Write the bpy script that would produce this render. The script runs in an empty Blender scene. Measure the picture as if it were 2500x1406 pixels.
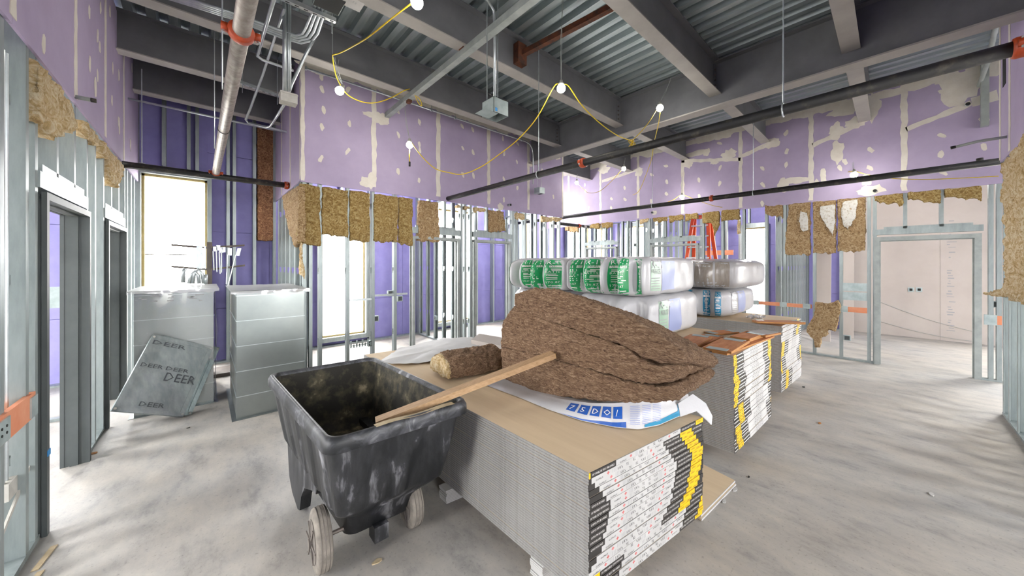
import bpy, bmesh, math, random
from mathutils import Vector, Matrix, noise
random.seed(7)
sc = bpy.context.scene
C = sc.collection
# ------------------------------------------------------------------ camera, sky, exposure
FPX, CX, CY, YAW, EYE = 835.64, 1250.0, 643.04, 0.83735, 1.85
SN, CS = math.sin(YAW), math.cos(YAW)
cam_d = bpy.data.cameras.new('camera'); cam = bpy.data.objects.new('camera', cam_d); C.objects.link(cam)
cam_d.sensor_width = 36.0; cam_d.lens = FPX / 2500 * 36.0
cam_d.shift_y = (CY - 703.0) / 2500.0; cam_d.clip_start = 0.03; cam_d.clip_end = 300
cam.location = (0, 0, EYE); cam.rotation_euler = (math.pi / 2, 0, -math.atan2(CS, SN))
sc.camera = cam
w = bpy.data.worlds.new('sky'); sc.world = w; w.use_nodes = True
bgn = w.node_tree.nodes['Background']; bgn.inputs[0].default_value = (1.0, 0.995, 0.98, 1); bgn.inputs[1].default_value = SKY = 40.0
sc.view_settings.view_transform = 'Standard'; sc.view_settings.look = 'None'
sc.view_settings.gamma = 1.0; sc.view_settings.use_curve_mapping = False
sc.view_settings.exposure = -0.12
sc.cycles.use_denoising = True
sc.cycles.max_bounces = 10; sc.cycles.diffuse_bounces = 6; sc.cycles.glossy_bounces = 4
sc.cycles.transparent_max_bounces = 16; sc.cycles.caustics_reflective = False; sc.cycles.caustics_refractive = False
sc.cycles.sample_clamp_indirect = 6.0
def portal(loc, rot, sx, sy):          # daylight portal standing in a window opening: guides the sky light only
    d = bpy.data.lights.new('window_portal', 'AREA'); d.shape = 'RECTANGLE'; d.size = sx; d.size_y = sy; d.cycles.is_portal = True
    o = bpy.data.objects.new('window_portal', d); C.objects.link(o); o.location = loc; o.rotation_euler = rot
# ------------------------------------------------------------------ measuring helpers: photo pixel -> point on a real plane
def ray(px, py):
    u, v = (px - CX) / FPX, (py - CY) / FPX
    return Vector((CS + SN * u, SN - CS * u, -v))
O = Vector((0, 0, EYE))
def atk(px, py, k): return O + ray(px, py) * k
def onX(px, py, x): d = ray(px, py); return O + d * (x / d.x)
def onY(px, py, y): d = ray(px, py); return O + d * (y / d.y)
def onZ(px, py, z): d = ray(px, py); return O + d * ((z - EYE) / d.z)
def xAt(px, y): return onY(px, 0, y).x
def yAt(px, x): return onX(px, 0, x).y
# ------------------------------------------------------------------ materials
def lin(h):
    h = h.lstrip('#'); r = []
    for i in (0, 2, 4):
        c = int(h[i:i + 2], 16) / 255; r.append(c / 12.92 if c <= .04045 else ((c + .055) / 1.055) ** 2.4)
    return (*r, 1)
MAT = {}
def mat(name, c1, c2=None, rough=.6, metal=0, scale=6, stretch=(1, 1, 1), detail=6, bump=0, bscale=None, lo=.35, hi=.65, r2=None, emit=None, coat=0, c3=None, dist=0):
    m = bpy.data.materials.new(name); m.use_nodes = True; MAT[name] = m
    nt = m.node_tree; N = nt.nodes; L = nt.links; b = N['Principled BSDF']
    b.inputs['Base Color'].default_value = lin(c1); b.inputs['Roughness'].default_value = rough; b.inputs['Metallic'].default_value = metal
    if coat: b.inputs['Coat Weight'].default_value = coat; b.inputs['Coat Roughness'].default_value = .15
    if emit: b.inputs['Emission Color'].default_value = lin(c1); b.inputs['Emission Strength'].default_value = emit
    if c2 or bump or r2 is not None:
        tc = N.new('ShaderNodeTexCoord'); mp = N.new('ShaderNodeMapping'); mp.inputs['Scale'].default_value = stretch
        L.new(tc.outputs['Object'], mp.inputs[0])
        nz = N.new('ShaderNodeTexNoise'); nz.inputs['Scale'].default_value = scale; nz.inputs['Detail'].default_value = detail; nz.inputs['Roughness'].default_value = .62; nz.inputs['Distortion'].default_value = dist
        L.new(mp.outputs[0], nz.inputs['Vector'])
        if c2:
            cr = N.new('ShaderNodeValToRGB'); e = cr.color_ramp.elements
            e[0].position = lo; e[0].color = lin(c1); e[1].position = hi; e[1].color = lin(c2)
            if c3: q = e.new((lo + hi) / 2); q.color = lin(c3)
            L.new(nz.outputs[0], cr.inputs[0]); L.new(cr.outputs[0], b.inputs['Base Color'])
        if r2 is not None:
            mr = N.new('ShaderNodeMapRange'); mr.inputs[1].default_value = .3; mr.inputs[2].default_value = .7
            mr.inputs[3].default_value = rough; mr.inputs[4].default_value = r2
            L.new(nz.outputs[0], mr.inputs[0]); L.new(mr.outputs[0], b.inputs['Roughness'])
        if bump:
            n2 = nz
            if bscale:
                n2 = N.new('ShaderNodeTexNoise'); n2.inputs['Scale'].default_value = bscale; n2.inputs['Detail'].default_value = 8; n2.inputs['Roughness'].default_value = .7; n2.inputs['Distortion'].default_value = dist
                L.new(mp.outputs[0], n2.inputs['Vector'])
            bp = N.new('ShaderNodeBump'); bp.inputs['Strength'].default_value = min(bump, 1); bp.inputs['Distance'].default_value = .02 * max(bump, 1)
            L.new(n2.outputs[0], bp.inputs['Height']); L.new(bp.outputs[0], b.inputs['Normal'])
    return m
mat('purple_board', '#a89bb9', '#b4a7c4', .75, scale=1.5)
mat('joint_mud', '#dcd5ca', '#e9e4da', .8, scale=5, bump=.15)
mat('sheathing', '#8f8aca', '#9a95d2', .7, scale=4)
mat('galv', '#b3bcbd', '#8f9b9d', .34, .75, scale=14, stretch=(1, 1, .25), r2=.5)
mat('galv_duct', '#9aa09e', '#8b9291', .27, .9, scale=1.6, r2=.36)
mat('stud_steel', '#a7b0b0', '#8f9999', .4, .55, scale=10, stretch=(1, 1, .2), r2=.5)
mat('frame_primer', '#464c4d', '#4f5556', .55, scale=4)
mat('ink_dark', '#4b4f55', rough=.5)
mat('frame_light', '#a5aba9', '#8e9593', .5, .2, scale=5)
mat('deck', '#c0c9cb', '#a6b2b5', .30, .85, scale=4, stretch=(3, .3, 3), r2=.44)
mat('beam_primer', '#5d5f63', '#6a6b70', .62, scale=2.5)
mat('beam_flange_lit', '#94918d', '#a09c98', .7, scale=3)  # same paint as the webs, lightened to carry floor light on the undersides
mat('rust', '#6a3a22', '#3e2a22', .85, scale=14, bump=.2)
mat('beige_board', '#b5aca5', '#beb6af', .8, scale=1.2)
mat('kraft', '#d3bc9b', '#dcc6a5', .8, scale=2, stretch=(6, .5, 1))
mat('board_edge', '#918f8d', '#82807e', .9, scale=60, stretch=(.15, 1, 1))
mat('board_edge_light', '#b5b3af', '#a6a4a0', .9, scale=60, stretch=(.15, 1, 1))
mat('tape_white', '#bdbcba', '#b2b1af', .6, scale=5)
mat('ink_black', '#2b2826', rough=.5)
mat('ink_yellow', '#e3b60f', rough=.5)
mat('ink_red', '#c96a68', rough=.6)
mat('ink_grey', '#9a9a9c', rough=.6)
mat('ink_white', '#e6e4e0', rough=.6)
mat('batt_yellow', '#6d5227', '#d0bd8a', .95, scale=15, detail=13, bump=1.6, bscale=22, lo=.32, hi=.66, c3='#ab8c52', dist=2.6)
mat('batt_tan', '#745638', '#d6c09a', .95, scale=14, detail=13, bump=1.6, bscale=22, lo=.32, hi=.66, c3='#b39369', dist=2.6)
mat('batt_cream', '#a5814f', '#f2e3c4', .95, scale=12, detail=12, bump=1.2, bscale=20, lo=.30, hi=.62, c3='#d8bb88', dist=2.4)
mat('batt_brown', '#5b4130', '#d2b394', .97, scale=19, stretch=(2.2, 1, 4.5), detail=15, bump=1.3, bscale=34, lo=.32, hi=.72, c3='#98785c', dist=1.4)
mat('batt_red', '#5e3a26', '#c89a70', .95, scale=14, detail=12, bump=1.2, bscale=22, lo=.30, hi=.66, c3='#96694a', dist=2.6)
mat('batt_white', '#b9ab94', '#e8e6e0', .95, scale=22, detail=9, bump=1.2, bscale=36, lo=.3, hi=.5)
mat('poly', '#b4b4b6', '#bebec1', .28, scale=3, bump=.25, bscale=9, coat=.3)
mat('poly_brown', '#8f857a', '#aaa299', .25, scale=5, bump=.3, bscale=14, coat=.4, stretch=(1, 2, .6))
mat('ink_green', '#0f9a58', '#0b8449', .35, scale=8, coat=.3)
mat('ink_teal', '#1384a8', '#0c74a0', .35, scale=8, coat=.3)
mat('ink_blue', '#1b4f9e', rough=.4)
mat('ink_palegreen', '#8fae97', rough=.35)
mat('ink_paleblue', '#8e98bf', rough=.35)
mat('paper', '#c2c2c2', '#cccccb', .7, scale=3, bump=.1)
mat('cart_black', '#15171a', '#8a8a8f', .45, scale=5, stretch=(1.6, 1.6, .4), detail=15, bump=.12, bscale=40, lo=.42, hi=.70, c3='#2c2d30', dist=.4)
mat('cart_inside', '#2b2923', '#b0a283', .8, scale=7, detail=15, lo=.46, hi=.74, c3='#55503f', bump=.2, bscale=60)
mat('cart_rim', '#1e2023', '#8f9094', .5, scale=7, detail=14, lo=.42, hi=.72, c3='#4a4b50', dist=1)
mat('dust', '#bcab8c', '#a8977a', .9, scale=20)
mat('tire', '#6d6760', '#8a837a', .9, scale=14, bump=.2)
mat('rim_grey', '#77706a', '#5c5651', .7, scale=14)
mat('lumber', '#9c7c58', '#b39370', .7, scale=9, stretch=(1, 9, 9))
mat('lumber_end', '#d3ab62', '#c0964e', .75, scale=30)
mat('redwood', '#b06a3c', '#c98a5c', .7, scale=7, stretch=(1, 5, 5))
mat('orange_board', '#d4825c', '#dc9876', .7, scale=4)
mat('ply_edge', '#8a5a30', '#c08a4c', .8, scale=30, stretch=(.3, .3, 8))
mat('black_pipe', '#121214', '#5a5348', .55, .1, scale=14, detail=12, lo=.55, hi=.86, bump=.1)
mat('pipe_zinc', '#a9a29c', '#8d857f', .4, .6, scale=22, r2=.55)
mat('emt', '#c9d0d2', '#b7bfc2', .3, .7, scale=12)
mat('coupling', '#b4461c', '#8f3210', .5, scale=9)
mat('box_steel', '#b9c6c6', '#a3b1b1', .42, .5, scale=9)
mat('box_white', '#d3d1ca', '#bfbdb6', .7, scale=12)
mat('dark_gap', '#1a1c1c', rough=.8)
mat('cable_yellow', '#d8bd1e', '#c9a820', .5, scale=10)
mat('wire', '#b6bcb8', rough=.5, metal=.3)
mat('bulb_glass', '#fffdf4', emit=55)
mat('lamp_cage', '#d8d8cc', rough=.5)
mat('ladder_orange', '#e0551c', '#d4481a', .45, scale=6)
mat('alu', '#c9cdd0', rough=.35, metal=.7)
mat('buck_wood', '#d8c48c', '#c7b074', .7, scale=9)
mat('rack_steel', '#6b625c', '#56504c', .6, .4, scale=10)
mat('blue_tape', '#2f87c8', rough=.6)
mat('ground', '#b9b6ae', '#a5a29a', .9, scale=.5)
def concrete():
    m = bpy.data.materials.new('concrete'); m.use_nodes = True; MAT['concrete'] = m
    nt = m.node_tree; N = nt.nodes; L = nt.links; b = N['Principled BSDF']; b.inputs['Roughness'].default_value = .55
    tc = N.new('ShaderNodeTexCoord')
    def nz(s, d, r=.6, st=(1, 1, 1)):
        mp = N.new('ShaderNodeMapping'); mp.inputs['Scale'].default_value = st; L.new(tc.outputs['Object'], mp.inputs[0])
        n = N.new('ShaderNodeTexNoise'); n.inputs['Scale'].default_value = s; n.inputs['Detail'].default_value = d; n.inputs['Roughness'].default_value = r
        L.new(mp.outputs[0], n.inputs['Vector']); return n
    def ramp(src, stops):
        r = N.new('ShaderNodeValToRGB'); e = r.color_ramp.elements
        e[0].position, e[0].color = stops[0][0], lin(stops[0][1]); e[1].position, e[1].color = stops[-1][0], lin(stops[-1][1])
        for p, c in stops[1:-1]: q = e.new(p); q.color = lin(c)
        L.new(src.outputs[0], r.inputs[0]); return r
    def mix(f, a, c, mode='MIX'):
        x = N.new('ShaderNodeMix'); x.data_type = 'RGBA'; x.blend_type = mode
        if isinstance(f, float): x.inputs[0].default_value = f
        else: L.new(f.outputs[0], x.inputs[0])
        L.new(a, x.inputs[6]); L.new(c, x.inputs[7]); return x.outputs[2]
    base = ramp(nz(.9, 8, .6, (1, .7, 1)), [(.3, '#8c8b89'), (.5, '#a5a29d'), (.7, '#b8b3ab')])
    tan = ramp(nz(.55, 6), [(.4, '#9c9d9d'), (.62, '#b8a78f')])
    blot = ramp(nz(3.2, 12, .72, (1.4, .6, 1)), [(.30, '#63666b'), (.47, '#a2a09d'), (.72, '#c2bcb2')])
    dust = ramp(nz(1.3, 10, .7), [(.52, '#000000'), (.68, '#ffffff')])
    c = mix(.45, base.outputs[0], tan.outputs[0]); c = mix(.6, c, blot.outputs[0])
    dcol = N.new('ShaderNodeRGB'); dcol.outputs[0].default_value = lin('#c3beb5')
    sp = ramp(nz(46, 6, .6), [(.30, '#777672'), (.42, '#ffffff')])
    mm = N.new('ShaderNodeMath'); mm.operation = 'MULTIPLY'; mm.inputs[1].default_value = .4; L.new(dust.outputs[0], mm.inputs[0])
    c = mix(mm, c, dcol.outputs[0]); c = mix(.35, c, sp.outputs[0], 'MULTIPLY')
    L.new(c, b.inputs['Base Color'])
    bp = N.new('ShaderNodeBump'); bp.inputs['Strength'].default_value = .12; bp.inputs['Distance'].default_value = .01
    L.new(nz(30, 8).outputs[0], bp.inputs['Height']); L.new(bp.outputs[0], b.inputs['Normal'])
concrete()
def film(name, tint, clear, gloss=.12):
    m = bpy.data.materials.new(name); m.use_nodes = True; MAT[name] = m
    nt = m.node_tree; N = nt.nodes; L = nt.links; N.remove(N['Principled BSDF']); out = N['Material Output']
    t = N.new('ShaderNodeBsdfTransparent'); t.inputs[0].default_value = (*[.97] * 3, 1)
    g = N.new('ShaderNodeBsdfGlossy'); g.inputs['Roughness'].default_value = gloss
    d = N.new('ShaderNodeBsdfDiffuse'); d.inputs[0].default_value = lin(tint)
    a = N.new('ShaderNodeMixShader'); a.inputs[0].default_value = .55; L.new(g.outputs[0], a.inputs[1]); L.new(d.outputs[0], a.inputs[2])
    x = N.new('ShaderNodeMixShader'); x.inputs[0].default_value = clear; L.new(a.outputs[0], x.inputs[1]); L.new(t.outputs[0], x.inputs[2])
    L.new(x.outputs[0], out.inputs[0])
film('film_clear', '#e8ecec', .72); film('film_milky', '#eef0f0', .35); film('glass', '#eef4f4', .93, .02)
# ------------------------------------------------------------------ mesh helpers
class MB:
    def __init__(s): s.v = []; s.f = []; s.m = []
    def face(s, pts, m=0):
        n = len(s.v); s.v += [Vector(p) for p in pts]; s.f.append(tuple(range(n, n + len(pts)))); s.m.append(m); return s
    def hexa(s, p, m=0):
        n = len(s.v); s.v += [Vector(q) for q in p]
        for q in ((3, 2, 1, 0), (4, 5, 6, 7), (0, 1, 5, 4), (1, 2, 6, 5), (2, 3, 7, 6), (3, 0, 4, 7)): s.f.append(tuple(n + i for i in q)); s.m.append(m)
        return s
    def box(s, a, b, m=0):
        (x0, y0, z0), (x1, y1, z1) = [min(i, j) for i, j in zip(a, b)], [max(i, j) for i, j in zip(a, b)]
        return s.hexa([(x0, y0, z0), (x1, y0, z0), (x1, y1, z0), (x0, y1, z0), (x0, y0, z1), (x1, y0, z1), (x1, y1, z1), (x0, y1, z1)], m)
    def obox(s, o, ex, ey, ez, m=0):
        o, ex, ey, ez = map(Vector, (o, ex, ey, ez))
        return s.hexa([o, o + ex, o + ex + ey, o + ey, o + ez, o + ex + ez, o + ex + ey + ez, o + ey + ez], m)
    def prism(s, poly, d, m=0):
        n = len(s.v); k = len(poly); d = Vector(d); poly = [Vector(p) for p in poly]; s.v += poly + [p + d for p in poly]
        s.f.append(tuple(range(n + k - 1, n - 1, -1))); s.f.append(tuple(range(n + k, n + 2 * k))); s.m += [m, m]
        for i in range(k): j = (i + 1) % k; s.f.append((n + i, n + j, n + k + j, n + k + i)); s.m.append(m)
        return s
    def tube(s, path, r, n=8, m=0, caps=True):
        path = [Vector(p) for p in path]; base = len(s.v); k = len(path); prev = None
        rr = r if isinstance(r, (list, tuple)) else [r] * k
        for i, p in enumerate(path):
            t = (path[min(i + 1, k - 1)] - path[max(i - 1, 0)]).normalized()
            if prev is None: a = t.cross(Vector((0, 0, 1)) if abs(t.z) < .9 else Vector((1, 0, 0))).normalized()
            else: a = (prev - t * prev.dot(t)).normalized()
            prev = a; b = t.cross(a)
            for j in range(n): q = 2 * math.pi * j / n; s.v.append(p + (a * math.cos(q) + b * math.sin(q)) * rr[i])
        for i in range(k - 1):
            for j in range(n):
                j2 = (j + 1) % n; s.f.append((base + i * n + j, base + i * n + j2, base + (i + 1) * n + j2, base + (i + 1) * n + j)); s.m.append(m)
        if caps:
            s.f.append(tuple(base + j for j in range(n - 1, -1, -1))); s.f.append(tuple(base + (k - 1) * n + j for j in range(n))); s.m += [m, m]
        return s
    def grid(s, fn, nu, nv, m=0):
        n = len(s.v)
        for i in range(nu + 1):
            for j in range(nv + 1): s.v.append(Vector(fn(i / nu, j / nv)))
        for i in range(nu):
            for j in range(nv): a = n + i * (nv + 1) + j; s.f.append((a, a + nv + 1, a + nv + 2, a + 1)); s.m.append(m)
        return s
    def mesh(s, name, mats, off=(0, 0, 0), smooth=False):
        me = bpy.data.meshes.new(name); off = Vector(off)
        me.from_pydata([tuple(p - off) for p in s.v], [], s.f)
        for q in (mats if isinstance(mats, (list, tuple)) else [mats]): me.materials.append(MAT[q])
        me.polygons.foreach_set('material_index', s.m)
        if smooth: me.polygons.foreach_set('use_smooth', [True] * len(s.f))
        bm = bmesh.new(); bm.from_mesh(me); bmesh.ops.recalc_face_normals(bm, faces=bm.faces); bm.to_mesh(me); bm.free()
        return me
    def build(s, name, mats, parent=None, smooth=False, kind=None, label=None):
        off = Vector((0, 0, 0)); q = parent
        while q is not None: off += q.location; q = q.parent
        return link(name, s.mesh(name, mats, off, smooth), parent, kind, label)
def link(name, me, parent=None, kind=None, label=None, loc=None, rot=None):
    o = bpy.data.objects.new(name, me); C.objects.link(o)
    if parent is not None: o.parent = parent
    if loc is not None: o.location = loc
    if rot is not None: o.rotation_euler = rot
    if kind: o['kind'] = kind
    if label: o['label'] = label
    return o
def thing(name, label, cat, loc=(0, 0, 0), group=None, rot=None):
    o = bpy.data.objects.new(name, None); C.objects.link(o); o.location = loc; o.empty_display_size = .1
    if rot: o.rotation_euler = rot
    return tag(o, label, cat, group)
def tag(o, label, cat, group=None):
    o['label'] = label; o['category'] = cat
    if group: o['group'] = group
    return o
def struct(name, loc=(0, 0, 0)):
    o = bpy.data.objects.new(name, None); C.objects.link(o); o.location = loc; o['kind'] = 'structure'; o.empty_display_size = .1; return o
_txt = {}
def text2d(s):                                   # outline letters as a flat mesh: points in units of cap height
    if s not in _txt:
        cu = bpy.data.curves.new('t', 'FONT'); cu.body = s; cu.resolution_u = 1; cu.size = 1.4
        ob = bpy.data.objects.new('t', cu); C.objects.link(ob)
        me = bpy.data.meshes.new_from_object(ob.evaluated_get(bpy.context.evaluated_depsgraph_get()))
        vs = [(v.co.x, v.co.y) for v in me.vertices]; fs = [tuple(p.vertices) for p in me.polygons]
        x0 = min([v[0] for v in vs] or [0]); _txt[s] = ([(a - x0, b) for a, b in vs], fs, max([v[0] for v in vs] or [0]) - x0)
        bpy.data.objects.remove(ob); bpy.data.curves.remove(cu); bpy.data.meshes.remove(me)
    return _txt[s]
def write(mb, s, fn, h, m=0, width=None):         # fn(x, y) places a letter point; h cap height in metres
    vs, fs, wd = text2d(s); n = len(mb.v); sx = h if width is None else width / max(wd, 1e-6)
    mb.v += [Vector(fn(a * sx, b * h)) for a, b in vs]; mb.f += [tuple(n + i for i in f) for f in fs]; mb.m += [m] * len(fs)
    return wd * sx
_tex = {}
def tex(size, depth=2):
    if (size, depth) not in _tex:
        t = bpy.data.textures.new('fluff_%d' % len(_tex), 'CLOUDS'); t.noise_scale = size; t.noise_depth = depth; _tex[(size, depth)] = t
    return _tex[(size, depth)]
def fluff(name, poly, d, material, parent=None, voxel=.016, amp=.05, fine=.02, size=.12):   # torn fibre wool: outline with thickness, remeshed and roughened
    mb = MB().prism(poly, d); o = mb.build(name, material, parent)
    r = o.modifiers.new('remesh', 'REMESH'); r.mode = 'VOXEL'; r.voxel_size = voxel; r.use_smooth_shade = True
    for sz, st in ((size, amp), (size * .28, fine)):
        q = o.modifiers.new('tuft', 'DISPLACE'); q.texture = tex(sz); q.texture_coords = 'LOCAL'; q.strength = st; q.mid_level = .55
    return o
def jag(p0, p1, n, amp, down=Vector((0, 0, -1))):   # ragged torn edge between two points
    return [p0.lerp(p1, i / n) + down * random.uniform(-amp, amp) for i in range(1, n)]
# ------------------------------------------------------------------ the building: floor, deck, walls, windows, doors
LX, CYW, RX, NY, BKY, FX, RTX = -.80, 5.94, 9.17, -.89, 8.48, 13.2, 1.08
DECK = 5.0
fl = MB().box((-4.6, -6, -.2), (13.6, 8.9, 0)).build('floor', 'concrete', kind='structure')
MB().box((-60, -60, -.5), (70, 70, -.25)).build('ground_outside', 'ground', kind='structure')
cl = struct('ceiling', (0, 0, DECK))
P8 = .2032; prof = []
for i in range(3):
    x = i * P8; prof += [(x, 0), (x + .085, 0), (x + .105, .075), (x + .183, .075)]
prof.append((3 * P8, 0))
md = MB()
for (xa, za), (xb, zb) in zip(prof, prof[1:]): md.face([(xa, -6, za), (xb, -6, zb), (xb, 8.7, zb), (xa, 8.7, za)])
dm = md.mesh('deck_panel', 'deck')
for i in range(30): link('deck_panel', dm, cl, loc=(-4.6 + i * 3 * P8, 0, 0))
MB().box((-4.7, -6, DECK + .1), (13.8, 8.9, DECK + .3)).build('roof_slab', 'frame_light', cl)
# --- studs: C-shaped steel with punched holes
_st = {}
def stud_mesh(d, h, fw=.048, hole=True):
    k = (round(d, 3), round(h, 3), fw, hole)
    if k in _st: return _st[k]
    b = MB(); t = .003
    b.box((0, 0, 0), (fw, t, h)); b.box((0, d - t, 0), (fw, d, h))
    b.box((fw - t, t, 0), (fw, .012, h)); b.box((fw - t, d - .012, 0), (fw, d - t, h))
    zs = [z for z in (.55, 1.65, 2.75) if z + .2 < h] if hole else []
    z0 = 0; m = d / 2
    for z in zs:
        b.box((0, t, z0), (t, d - t, z)); z0 = z + .1
        b.box((0, t, z), (t, m - .02, z + .1)); b.box((0, m + .02, z), (t, d - t, z + .1))
        b.box((0, m - .02, z), (t, m - .01, z + .035)); b.box((0, m + .01, z), (t, m + .02, z + .035))
    b.box((0, t, z0), (t, d - t, h))
    if d > .12:                                     # embossed dimples down the web
        for i in range(int(h / .11)): b.prism([(-.0, m + .028, i * .11 + .03), (-.0, m + .05, i * .11 + .045), (-.0, m + .028, i * .11 + .06)], (-.004, 0, 0))
    _st[k] = b.mesh('stud', 'stud_steel'); return _st[k]
ROT = {'S': 0, 'E': math.pi / 2, 'W': -math.pi / 2, 'N': math.pi}   # which way the wall's room face looks
def stud(root, face, x, y, z0, z1, d=.092, fw=.048, hole=True):
    L = root.location
    return link('stud', stud_mesh(d, z1 - z0, fw, hole), root, loc=(x - L.x, y - L.y, z0 - L.z), rot=(0, 0, ROT[face]))
def track(root, a, b, name='track'): return MB().box(a, b).build(name, 'stud_steel', root)
def panelX(root, y, th, cuts, z0, z1, material='purple_board', name='drywall_panel'):
    for a, b in zip(cuts, cuts[1:]): MB().box((a + .002, y, z0), (b - .002, y + th, z1)).build(name, material, root)
def panelY(root, x, th, cuts, z0, z1, material='purple_board', name='drywall_panel'):
    cuts = sorted(cuts)
    for a, b in zip(cuts, cuts[1:]): MB().box((x, a + .002, z0), (x + th, b - .002, z1)).build(name, material, root)
def tape(root, a, b, wd, n, name='joint_tape', rag=.012):   # paper tape bedded in mud, ragged edges; n = direction into the room
    a, b, n = Vector(a), Vector(b), Vector(n); s = n.cross(b - a).normalized(); N = max(2, int((b - a).length / .09)); Lp, Rp = [], []
    for i in range(N + 1):
        c = a.lerp(b, i / N); Lp.append(c + s * (wd / 2 + random.uniform(-rag, rag))); Rp.append(c - s * (wd / 2 + random.uniform(-rag, rag)))
    MB().prism(Lp + Rp[::-1], n * .004).build(name, 'joint_mud', root)
def blob(mb, c, rx, rz, ux, n, ang=0, k=9, wob=.25, m=0):
    c, ux, n = Vector(c), Vector(ux), Vector(n); uz = Vector((0, 0, 1)); p = []
    for i in range(k):
        q = 2 * math.pi * i / k; r = 1 + random.uniform(-wob, wob); x, z = rx * r * math.cos(q), rz * r * math.sin(q)
        p.append(c + ux * (x * math.cos(ang) - z * math.sin(ang)) + uz * (x * math.sin(ang) + z * math.cos(ang)))
    o = n * random.uniform(.0015, .004); k0 = len(mb.v); mb.v += [c + o] + [q + o for q in p] + list(p)
    for i in range(k): j = (i + 1) % k; mb.f += [(k0, k0 + 1 + i, k0 + 1 + j), (k0 + 1 + i, k0 + 1 + k + i, k0 + 1 + k + j, k0 + 1 + j)]; mb.m += [m, m]
# --- wall_center (runs along X, room side faces -Y)
wc = struct('wall_center', (RTX, CYW, 0))
jx = [xAt(p, CYW) for p in (735, 913, 1070, 1193, 1290, 1375)]; jx[0] = RTX; CE = jx[-1]
panelX(wc, CYW, .016, jx, 3.08, DECK)
nS = Vector((0, -1, 0)); nW = Vector((-1, 0, 0)); nE = Vector((1, 0, 0))
for x in jx[1:-1]: tape(wc, (x, CYW, 3.16), (x, CYW, DECK), .085, nS)
for x in (RTX + .03, CE - .03): tape(wc, (x, CYW, 3.1), (x, CYW, DECK), .05, nS, 'corner_bead', .008)
sp = MB()
for px, py, a in ((785, 188, 0), (786, 217, .2), (790, 268, .1), (786, 311, 0), (783, 388, -.4), (850, 219, -.4), (853, 302, 0), (848, 370, -.5), (971, 270, .6), (1024, 298, .1), (973, 330, .3), (1024, 352, .1),
                  (1025, 367, 0), (972, 418, .1), (1023, 440, .1), (1128, 308, .7), (1154, 317, .3), (1130, 362, .7), (1155, 372, .3), (1130, 426, .4), (1156, 429, .3), (1228, 338, 0), (1264, 351, 1), (1231, 375, -.3),
                  (1262, 395, .4), (1230, 437, .5), (1263, 459, 0), (1351, 480, .1), (1322, 416, -.3), (1230, 487, 0)):
    blob(sp, onY(px, py, CYW), .030, .062, (1, 0, 0), nS, a)
for px, py, rx, rz in ((905, 280, .13, .05), (930, 290, .13, .11), (895, 445, .10, .10), (907, 440, .08, .14), (1360, 385, .12, .05), (765, 165, .22, .07), (742, 150, .06, .14), (1222, 505, .08, .09), (1295, 400, .09, .06)): blob(sp, onY(px, py, CYW - .001), rx, rz, (1, 0, 0), nS, 0, 19, .22)
for i in range(16): blob(sp, (1.35 + i * .37, CYW - .001, 4.93 + random.uniform(-.03, .02)), .26, random.uniform(.06, .13), (1, 0, 0), nS, 0, 21, .2)
sp.build('mud_spots', 'joint_mud', wc, kind='stuff')
DA = (xAt(1007, CYW), xAt(1122, CYW)); DB = (xAt(1158, CYW), xAt(1247, CYW))
for p in (740, 755, 779, 847, 909, 963, 1126, 1136, 1149, 1252, 1262, 1283, 1310, 1333, 1352, 1367):
    stud(wc, 'S', xAt(p, CYW), CYW + .02, .03, 3.3)
for a, b in ((RTX, DA[0]), (DA[1], DB[0]), (DB[1], CE)): track(wc, (a, CYW + .018, 0), (b, CYW + .114, .03))
for a, b in (DA, DB):
    MB().box((a - .02, CYW + .014, 2.42), (b + .02, CYW + .11, 2.53)).box((a + .08, CYW + .02, 2.53), (b - .08, CYW + .05, 2.57)).build('header', 'stud_steel', wc)
    for f in (.33, .66): stud(wc, 'S', a + (b - a) * f, CYW + .02, 2.55, 3.3, hole=False)
# --- wall_return (runs along Y at X = 1.08, faces the left niche)
wr = struct('wall_return', (RTX, 7.2, 0))
panelY(wr, RTX, .016, [CYW, 6.75, 7.6, 8.36], 3.1, DECK)
for y in (6.75, 7.6): tape(wr, (RTX, y, 3.12), (RTX, y, DECK), .075, nW)
tape(wr, (RTX, CYW + .03, 3.12), (RTX, CYW + .03, DECK), .05, nW, 'corner_bead', .006)
for i in range(6): stud(wr, 'W', RTX + .02, 6.1 + i * .42, .03, 3.3)
track(wr, (RTX + .018, CYW, 0), (RTX + .114, 8.36, .03))
# --- wall_left (runs along Y, faces +X)
wl = struct('wall_left', (LX, 5, 0))
jy = [2.0, yAt(30, LX), yAt(184, LX), yAt(257, LX), yAt(302, LX), 8.36]
panelY(wl, LX - .016, .016, jy, 3.2, DECK)
for y in jy[1:-1]: tape(wl, (LX, y, 3.24), (LX, y, DECK), .085, nE)
sp = MB()
for px, py in ((106, 105), (218, 30), (245, 20), (268, 27), (238, 90), (243, 113), (219, 155), (238, 186), (275, 165), (291, 80), (290, 185), (273, 245), (291, 20), (322, 165), (289, 295)): blob(sp, onX(px, py, LX), .035, .07, (0, 1, 0), nE)
for y in (5.3, 6.6, 7.5): blob(sp, (LX + .001, y, 3.6), .05, .1, (0, 1, 0), nE)
sp.build('mud_spots', 'joint_mud', wl, kind='stuff')
D1 = (yAt(108, LX) , yAt(218, LX)); D2 = (yAt(262, LX), yAt(308, LX))
for y in (2.15, 2.6, 3.02, 3.24, 3.60, D1[1] + .03, D1[1] + .36, D2[0] - .06, D2[1] + .05, 7.4, 7.75, 8.1): stud(wl, 'E', LX - .02, y, .03, 3.5, .15)
stud(wl, 'E', LX - .02, D1[0] - .075, .03, 3.5, .15)
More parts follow.
